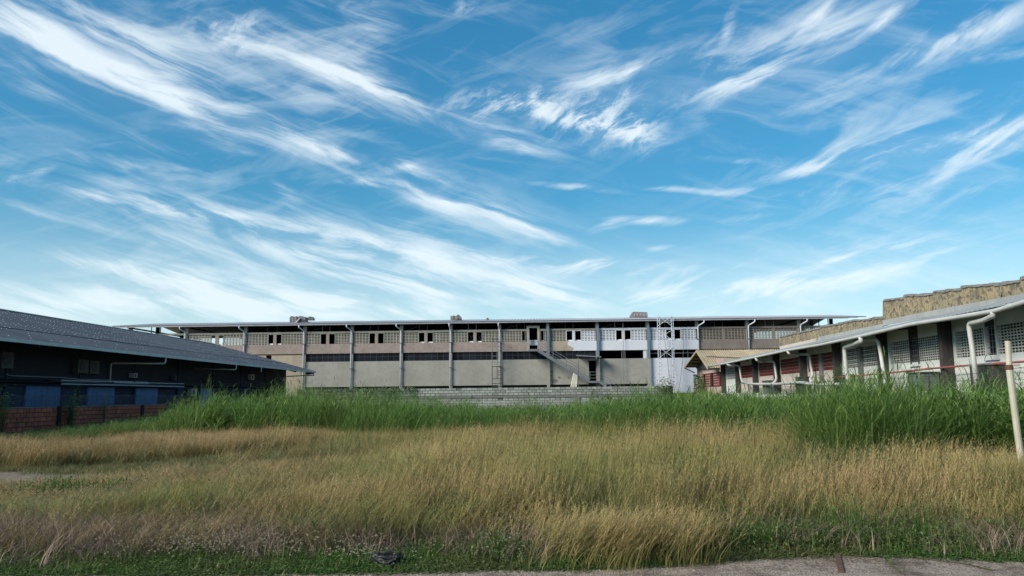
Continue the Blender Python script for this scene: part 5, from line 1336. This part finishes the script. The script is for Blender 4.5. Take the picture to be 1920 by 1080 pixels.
# --- tall green grass
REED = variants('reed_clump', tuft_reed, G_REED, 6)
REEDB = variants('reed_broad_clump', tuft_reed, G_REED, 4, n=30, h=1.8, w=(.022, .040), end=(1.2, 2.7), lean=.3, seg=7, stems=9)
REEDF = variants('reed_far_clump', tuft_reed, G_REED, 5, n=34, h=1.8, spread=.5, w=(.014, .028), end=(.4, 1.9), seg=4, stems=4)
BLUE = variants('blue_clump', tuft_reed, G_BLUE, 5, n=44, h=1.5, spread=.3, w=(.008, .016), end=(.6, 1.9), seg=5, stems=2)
near = []; farp = []; broad = []
def top_px(p):      # surveyed height of the green tops above the ground, by picture column
    return lerp_(p, (-50, 60, 150, 290, 330, 400, 470, 540, 600, 690, 740, 830, 850, 900, 1000, 1100, 1300, 1480, 1530, 1570, 1700, 1800, 1920), (.35, .4, .62, 1.15, 1.95, 2.05, 1.95, 2.3, 1.85, 1.75, 1.65, 1.55, 1.45, 1.35, 1.25, 1.4, 1.45, 1.4, 1.5, 1.6, 1.62, 1.75, 1.85))
for _ in range(9000):
    y = 13.2 + 40 * random.random() ** 1.4; p = U(-60, 2000); x = (p - 1000) / 1512 * y
    if x < -20.2 or (x * CA - y * SA) > 13.3: continue
    yg = y_green(x, y)
    if y < yg - .2: continue
    dd = y - yg
    dens = 1.0 if dd < 7 else .45
    if random.random() > dens: continue
    h = top_px(p) / 1.85 * U(.78, 1.08) * (.74 + .46 * field(x, y, 1.9, 3))
    if dd < 1.0 and 1060 < p < 1480: h *= .7
    if random.random() < .05: h *= 1.22
    if dd < 1.6 and random.random() < .35: h *= .6
    if 300 < p < 1060 and dd > 10: h *= .8
    tn = clamp(field(x, y, .9, 4) * 1.5 - .62 + (.25 if 1060 < p < 1480 and dd > 3 else 0) + (.2 if 600 < p < 1100 else 0) + U(-.12, .15))
    rec = (x, y, gz(x, y) if y < 60 else 0, U(0, 6.28), U(.85, 1.25), h, random.randrange(5), tn)
    if dd > 7 or y > 36: farp.append(rec)
    elif (1740 < p < 1960 and dd < 3.5 and random.random() < .85) or (330 < p < 620 and random.random() < .25):
        broad.append((*rec[:5], h * .92, random.randrange(4), tn * .4))
    else: near.append(rec)
# reeds up to the grey block wall, and the strip beyond the right end of that wall
for _ in range(2600):
    y = U(36, 61); p = U(520, 1700); x = (p - 1000) / 1512 * y
    if (x * CA - y * SA) > 13.3 or x < -20: continue
    top = lerp_(p, (520, 560, 700, 760, 1000, 1200, 1260, 1300), (1.5, 1.35, 1.05, .95, .85, 1.0, 1.25, 1.5))
    farp.append((x, y, 0, U(0, 6.28), U(.9, 1.4), top / 1.8 * U(.7, 1.1), random.randrange(5), clamp(field(x, y, .6, 4) * 1.2 - .1)))
for _ in range(500):
    y = U(61, 99); p = U(1262, 1345); x = (p - 1000) / 1512 * y
    if x < XB1 + .5 or (x * CA - y * SA) > 13.3: continue
    farp.append((x, y, 0, U(0, 6.28), U(.9, 1.5), U(.8, 1.0), random.randrange(5), U(.1, .6)))
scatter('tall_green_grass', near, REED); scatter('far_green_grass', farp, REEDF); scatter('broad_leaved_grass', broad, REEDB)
# --- blue-green drooping clumps at the foot of the tall grass and along the red wall
for _ in range(230):
    p = U(1490, 1730); y = U(11.6, 14.4); x = (p - 1000) / 1512 * y
    bluep.append((x, y, gz(x, y), U(0, 6.28), U(.8, 1.2), U(.45, .75) * (.6 + .4 * (y - 11.6) / 2.8), random.randrange(5), U(0, .9) if random.random() < .4 else U(0, .3)))
for _ in range(520):
    y = U(25.5, 44); x = -20.4 + abs(random.gauss(0, 1.3)); p = pxof(x, y)
    bluep.append((x, y, gz(x, y), U(0, 6.28), U(.8, 1.2), lerp_(y, (25, 31, 34, 40, 45), (.12, .2, .28, .45, .7)) * U(.6, 1.1), random.randrange(5), U(0, .5)))
for (p, yy, hh) in ((1023, 20.0, .7), (1045, 20.4, .6), (985, 17.0, .35), (1000, 17.4, .3), (1350, 12.2, .4), (1290, 13.5, .4), (820, 24.5, .75), (1180, 16.2, .5)):
    x = (p - 1000) / 1512 * yy; bluep.append((x, yy, gz(x, yy), U(0, 6.28), .8, hh, random.randrange(5), .1))
scatter('blue_green_grass', bluep, BLUE)
# --- weeds, dead stalks and flowers along the pavement edge
WEED = variants('weed_patch', tuft_weed, G_LEAF, 5)
WFLO = variants('flower_patch', tuft_weed, G_LEAF, 4, n=14, h=.16, flowers=9, fh=.26)
DEADV = variants('dead_tuft', tuft_dry, G_DEAD, 4, n_stem=34, n_leaf=22, h=.38, lean=(.6, 1.6), drop=(.4, 1.6), seed=False, leafh=.22, spread=.3)
wp = []; fp = []
for _ in range(3400):
    x = U(-6.6, 7); e = yedge(x); dd = abs(random.gauss(0, .42)) - .02
    if x < -1.2: dd *= 1.1
    y = e + dd
    if x > 1.5 and dd > .75: continue
    wp.append((x, y, .0, U(0, 6.28), U(.5, 1.1), U(.5, 1.3) * (.35 + 1.0 * clamp(dd * 1.6)), random.randrange(5), clamp(field(x, y, 2.4, 2) * 1.4 - .55)))
for _ in range(700):      # leafy patches further in
    cx, cy = random.choice(((-7.5, 13.2), (-4.6, 12.0), (-1.4, 11.6), (0.9, 13.6), (3.9, 12.4), (6.2, 11.8), (-.6, 9.6), (.6, 10.6), (-3.4, 10.2), (3.2, 9.1), (4.6, 9.6), (1.4, 12.2), (2.3, 9.7), (-2.2, 9.2)))
    x = cx + random.gauss(0, .5); y = cy + random.gauss(0, .35)
    if y > yedge(x) + .3: wp.append((x, y, 0, U(0, 6.28), U(.7, 1.4), U(1.6, 4.2), random.randrange(5), U(0, .3)))
for _ in range(1500):
    x = U(-.5, 7.5); y = yedge(x) + .3 + abs(random.gauss(0, .9))
    if field(x, y, 2.6, 6) < .42: continue
    wp.append((x, y, 0, U(0, 6.28), U(.7, 1.3), U(1.0, 2.6), random.randrange(5), U(0, .5)))
scatter('edge_weeds', wp, WEED)
for _ in range(110):
    x = clamp(random.gauss(-3.05, .65), -4.9, 1.0); y = yedge(x) + .62 + random.gauss(.15, .22); fp.append((x, y, 0, U(0, 6.28), U(.8, 1.2), U(.7, 1.1), random.randrange(4), 0.1))
for _ in range(60):
    x = U(-2, 1.6); y = yedge(x) + abs(random.gauss(.35, .3)) + .1; fp.append((x, y, 0, U(0, 6.28), U(.8, 1.4), U(.4, .9), random.randrange(4), 0.1))
scatter('white_flowers', fp, WFLO)
for _ in range(1700):
    x = U(-7, -1.5) if random.random() < .8 else U(-1, 6.6); y = yedge(x) + (.95 if x < -1 else .6) + random.gauss(.55, .38)
    if y < yedge(x) + .2: continue
    deadp.append((x, y, 0, U(0, 6.28), U(.8, 1.3), U(.6, 1.3), random.randrange(4), U(0, 1)))
scatter('dead_grass', deadp, DEADV)
# litter of dry stalks lying on the pavement
g = GB()
for _ in range(900):
    x = U(-5, 7); y = yedge(x) - abs(random.gauss(0, .3)); 
    if random.random() < .5: x = random.gauss(3.0, .45); y = yedge(x) - .25 + random.gauss(0, .12)
    a = U(0, 6.28); ln = U(.02, .10); w_ = U(.0015, .003); d = Vector((math.cos(a), math.sin(a), 0)); sd = Vector((-d.y, d.x, 0)) * w_; p = Vector((x, y, U(.008, .016)))
    g.quad(p - sd, p + sd, p + d * ln + sd, p + d * ln - sd, (U(0, .5), random.random(), 0, 1))
me = g.mesh('dry_litter', G_DEAD); o = bpy.data.objects.new('dry_litter', me); COL.objects.link(o); tag(o, kind='stuff')
# creeping runners on the pavement
def runner(px, pts_, label):
    P = [W(a, b, Z=0) for a, b in pts_]; P = [Vector((p.x, p.y, .018)) for p in P]; P = bend(P, .2)
    t = empty('creeping_vine', P[0], label, 'vine')
    MB().tube(P, .005, 5).build('stem', 'bark', t)
    g = GB()
    for a, b in zip(P[:-1], P[1:]):
        for k in range(max(1, int((b - a).length / .025))):
            q = a.lerp(b, random.random()); g.leaf((q.x + U(-.02, .02), q.y + U(-.02, .02), q.z + U(0, .02)), U(0, 6.28), U(-.1, .5), U(.02, .05), U(.012, .03), random.random(), U(.4, 1))
    o = bpy.data.objects.new('leaves', g.mesh('leaves', G_LEAF)); COL.objects.link(o); o.parent = t; o.location = -org(t); tag(o, kind='stuff')
runner(0, ((1655, 1046), (1664, 1056), (1676, 1068), (1695, 1080)), 'green creeping vine running over the pavement joint right of the rusty strip')
runner(0, ((1690, 1043), (1740, 1052), (1800, 1058), (1860, 1072)), 'green creeping vine on the pavement nearest the right corner')

# --- vines and small shrubs that stand apart
def shrub(name, base, r, h, n, label, cat, m=G_LEAF, leaf=(.05, .10), stems=5, drop=False):
    t = empty(name, base, label, cat); b = MB(); B = Vector(base); heads = []
    for k in range(stems):
        a = U(0, 6.28); tip = B + Vector((math.cos(a) * r * U(.2, .8), math.sin(a) * r * U(.2, .8), h * U(.6, 1))); mid = B.lerp(tip, .5) + Vector((U(-.1, .1) * r, U(-.1, .1) * r, h * .05))
        b.tube([B, mid, tip], [.018, .012, .006], 5); heads += [mid, tip, mid.lerp(tip, .5)]
    b.build('stem', 'bark', t)
    g = GB()
    for _ in range(n):
        c = random.choice(heads); q = c + Vector((random.gauss(0, r * .28), random.gauss(0, r * .28), random.gauss(0, h * .13)))
        if q.z < .03: continue
        g.leaf(q, U(0, 6.28), U(-.9, .5) if drop else U(-.5, .8), U(*leaf), U(leaf[0], leaf[1]) * .6, random.random(), clamp((q.z - B.z) / h))
    o = bpy.data.objects.new('foliage', g.mesh('foliage', m)); COL.objects.link(o); o.parent = t; o.location = -org(t); tag(o, kind='stuff'); return t
def at_wall(px, z, X=-20.62): w = W(px, 770, X=X); return (w.x, w.y, z)
shrub('climbing_vine', at_wall(132, 0), .42, 1.9, 520, 'green vine climbing the red block wall and spreading through the razor wire', 'vine', leaf=(.06, .12))
shrub('climbing_vine', at_wall(196, 0), .24, 1.9, 220, 'thin yellow green vine on the red block wall, right of the bigger vine', 'vine', leaf=(.05, .09))
shrub('climbing_vine', at_wall(3, 0), .45, 1.85, 620, 'dense green vine covering the near end of the red block wall', 'vine', leaf=(.05, .11), stems=8)
w = W(1250, 737, Y=61.5); shrub('bush', (w.x, 61.6, 1.0), .75, 1.7, 420, 'small dark green bush against the right end of the grey block wall', 'bush', m=G_BLUE, leaf=(.10, .22), stems=6)
# ivy hanging over the left part of the grey block wall
g = GB()
for _ in range(2800):
    p = U(556, 780); u_ = random.random(); c = .5 + .5 * math.sin(p * .11) * math.sin(p * .047 + 1)
    if random.random() > .25 + c: continue
    x = W(p, 735, Y=61.9).x; z = zBT + .12 - abs(random.gauss(0, .28 + .35 * c)); g.leaf((x, 61.93 - U(0, .08), z), U(3.4, 6.0), U(-1.3, -.2), U(.06, .13), U(.05, .09), random.random(), clamp(z / zBT))
o = bpy.data.objects.new('ivy', g.mesh('ivy', G_BLUE)); COL.objects.link(o); tag(o, 'dark green ivy hanging over the left part of the grey block wall', 'ivy')
# vine over the pink end bay
vy = yR(1312); g = GB(); base = RL(XWR - .2, vy)
tv = empty('climbing_vine', (base.x, base.y, 1.2), 'dark green vine covering the rounded pink end of the block building', 'vine')
for _ in range(1500):
    q = WR(1300 + 25 * random.random() ** .8, 0, XWR - .1); t_ = random.random(); px_ = 1301 + 24 * random.random(); py_ = 702 + 34 * t_
    if px_ > 1312 + 14 * t_ and random.random() < .8: continue
    l_ = WR(px_, py_, XWR - .15 - .2 * random.random()); v = RL(l_.x, l_.y); g.leaf((v.x, v.y, l_.z), U(0, 6.28), U(-1, .3), U(.12, .28), U(.10, .2), random.random(), U(.1, .9))
o = bpy.data.objects.new('foliage', g.mesh('foliage', G_BLUE)); COL.objects.link(o); o.parent = tv; o.location = -org(tv); tag(o, kind='stuff')
l0 = WR(1310, 736, XWR - .2); v0 = RL(l0.x, l0.y); MB().tube([(v0.x, v0.y, 1.2), (v0.x, v0.y - .1, 3.2)], .05, 6).build('stem', 'bark', tv)
# creepers along the low white wall
for (p, hh, r) in ((1512, .55, .9), (1478, .5, .7), (1660, .4, .6), (1710, .6, .5)):
    l_ = WR(p, 735, XBW - .15); v = RL(l_.x, l_.y)
    shrub('creeper', (v.x, v.y, 1.1), r, hh, 320, {1512: 'leafy creeper heaped on the low white wall below the long red grille', 1478: 'smaller leafy creeper on the low white wall under the sagging white pipe', 1660: 'leafy creeper on the low wall near the slanting downpipe', 1710: 'green creeper in front of the greenish box'}[p], 'creeper', leaf=(.07, .14))
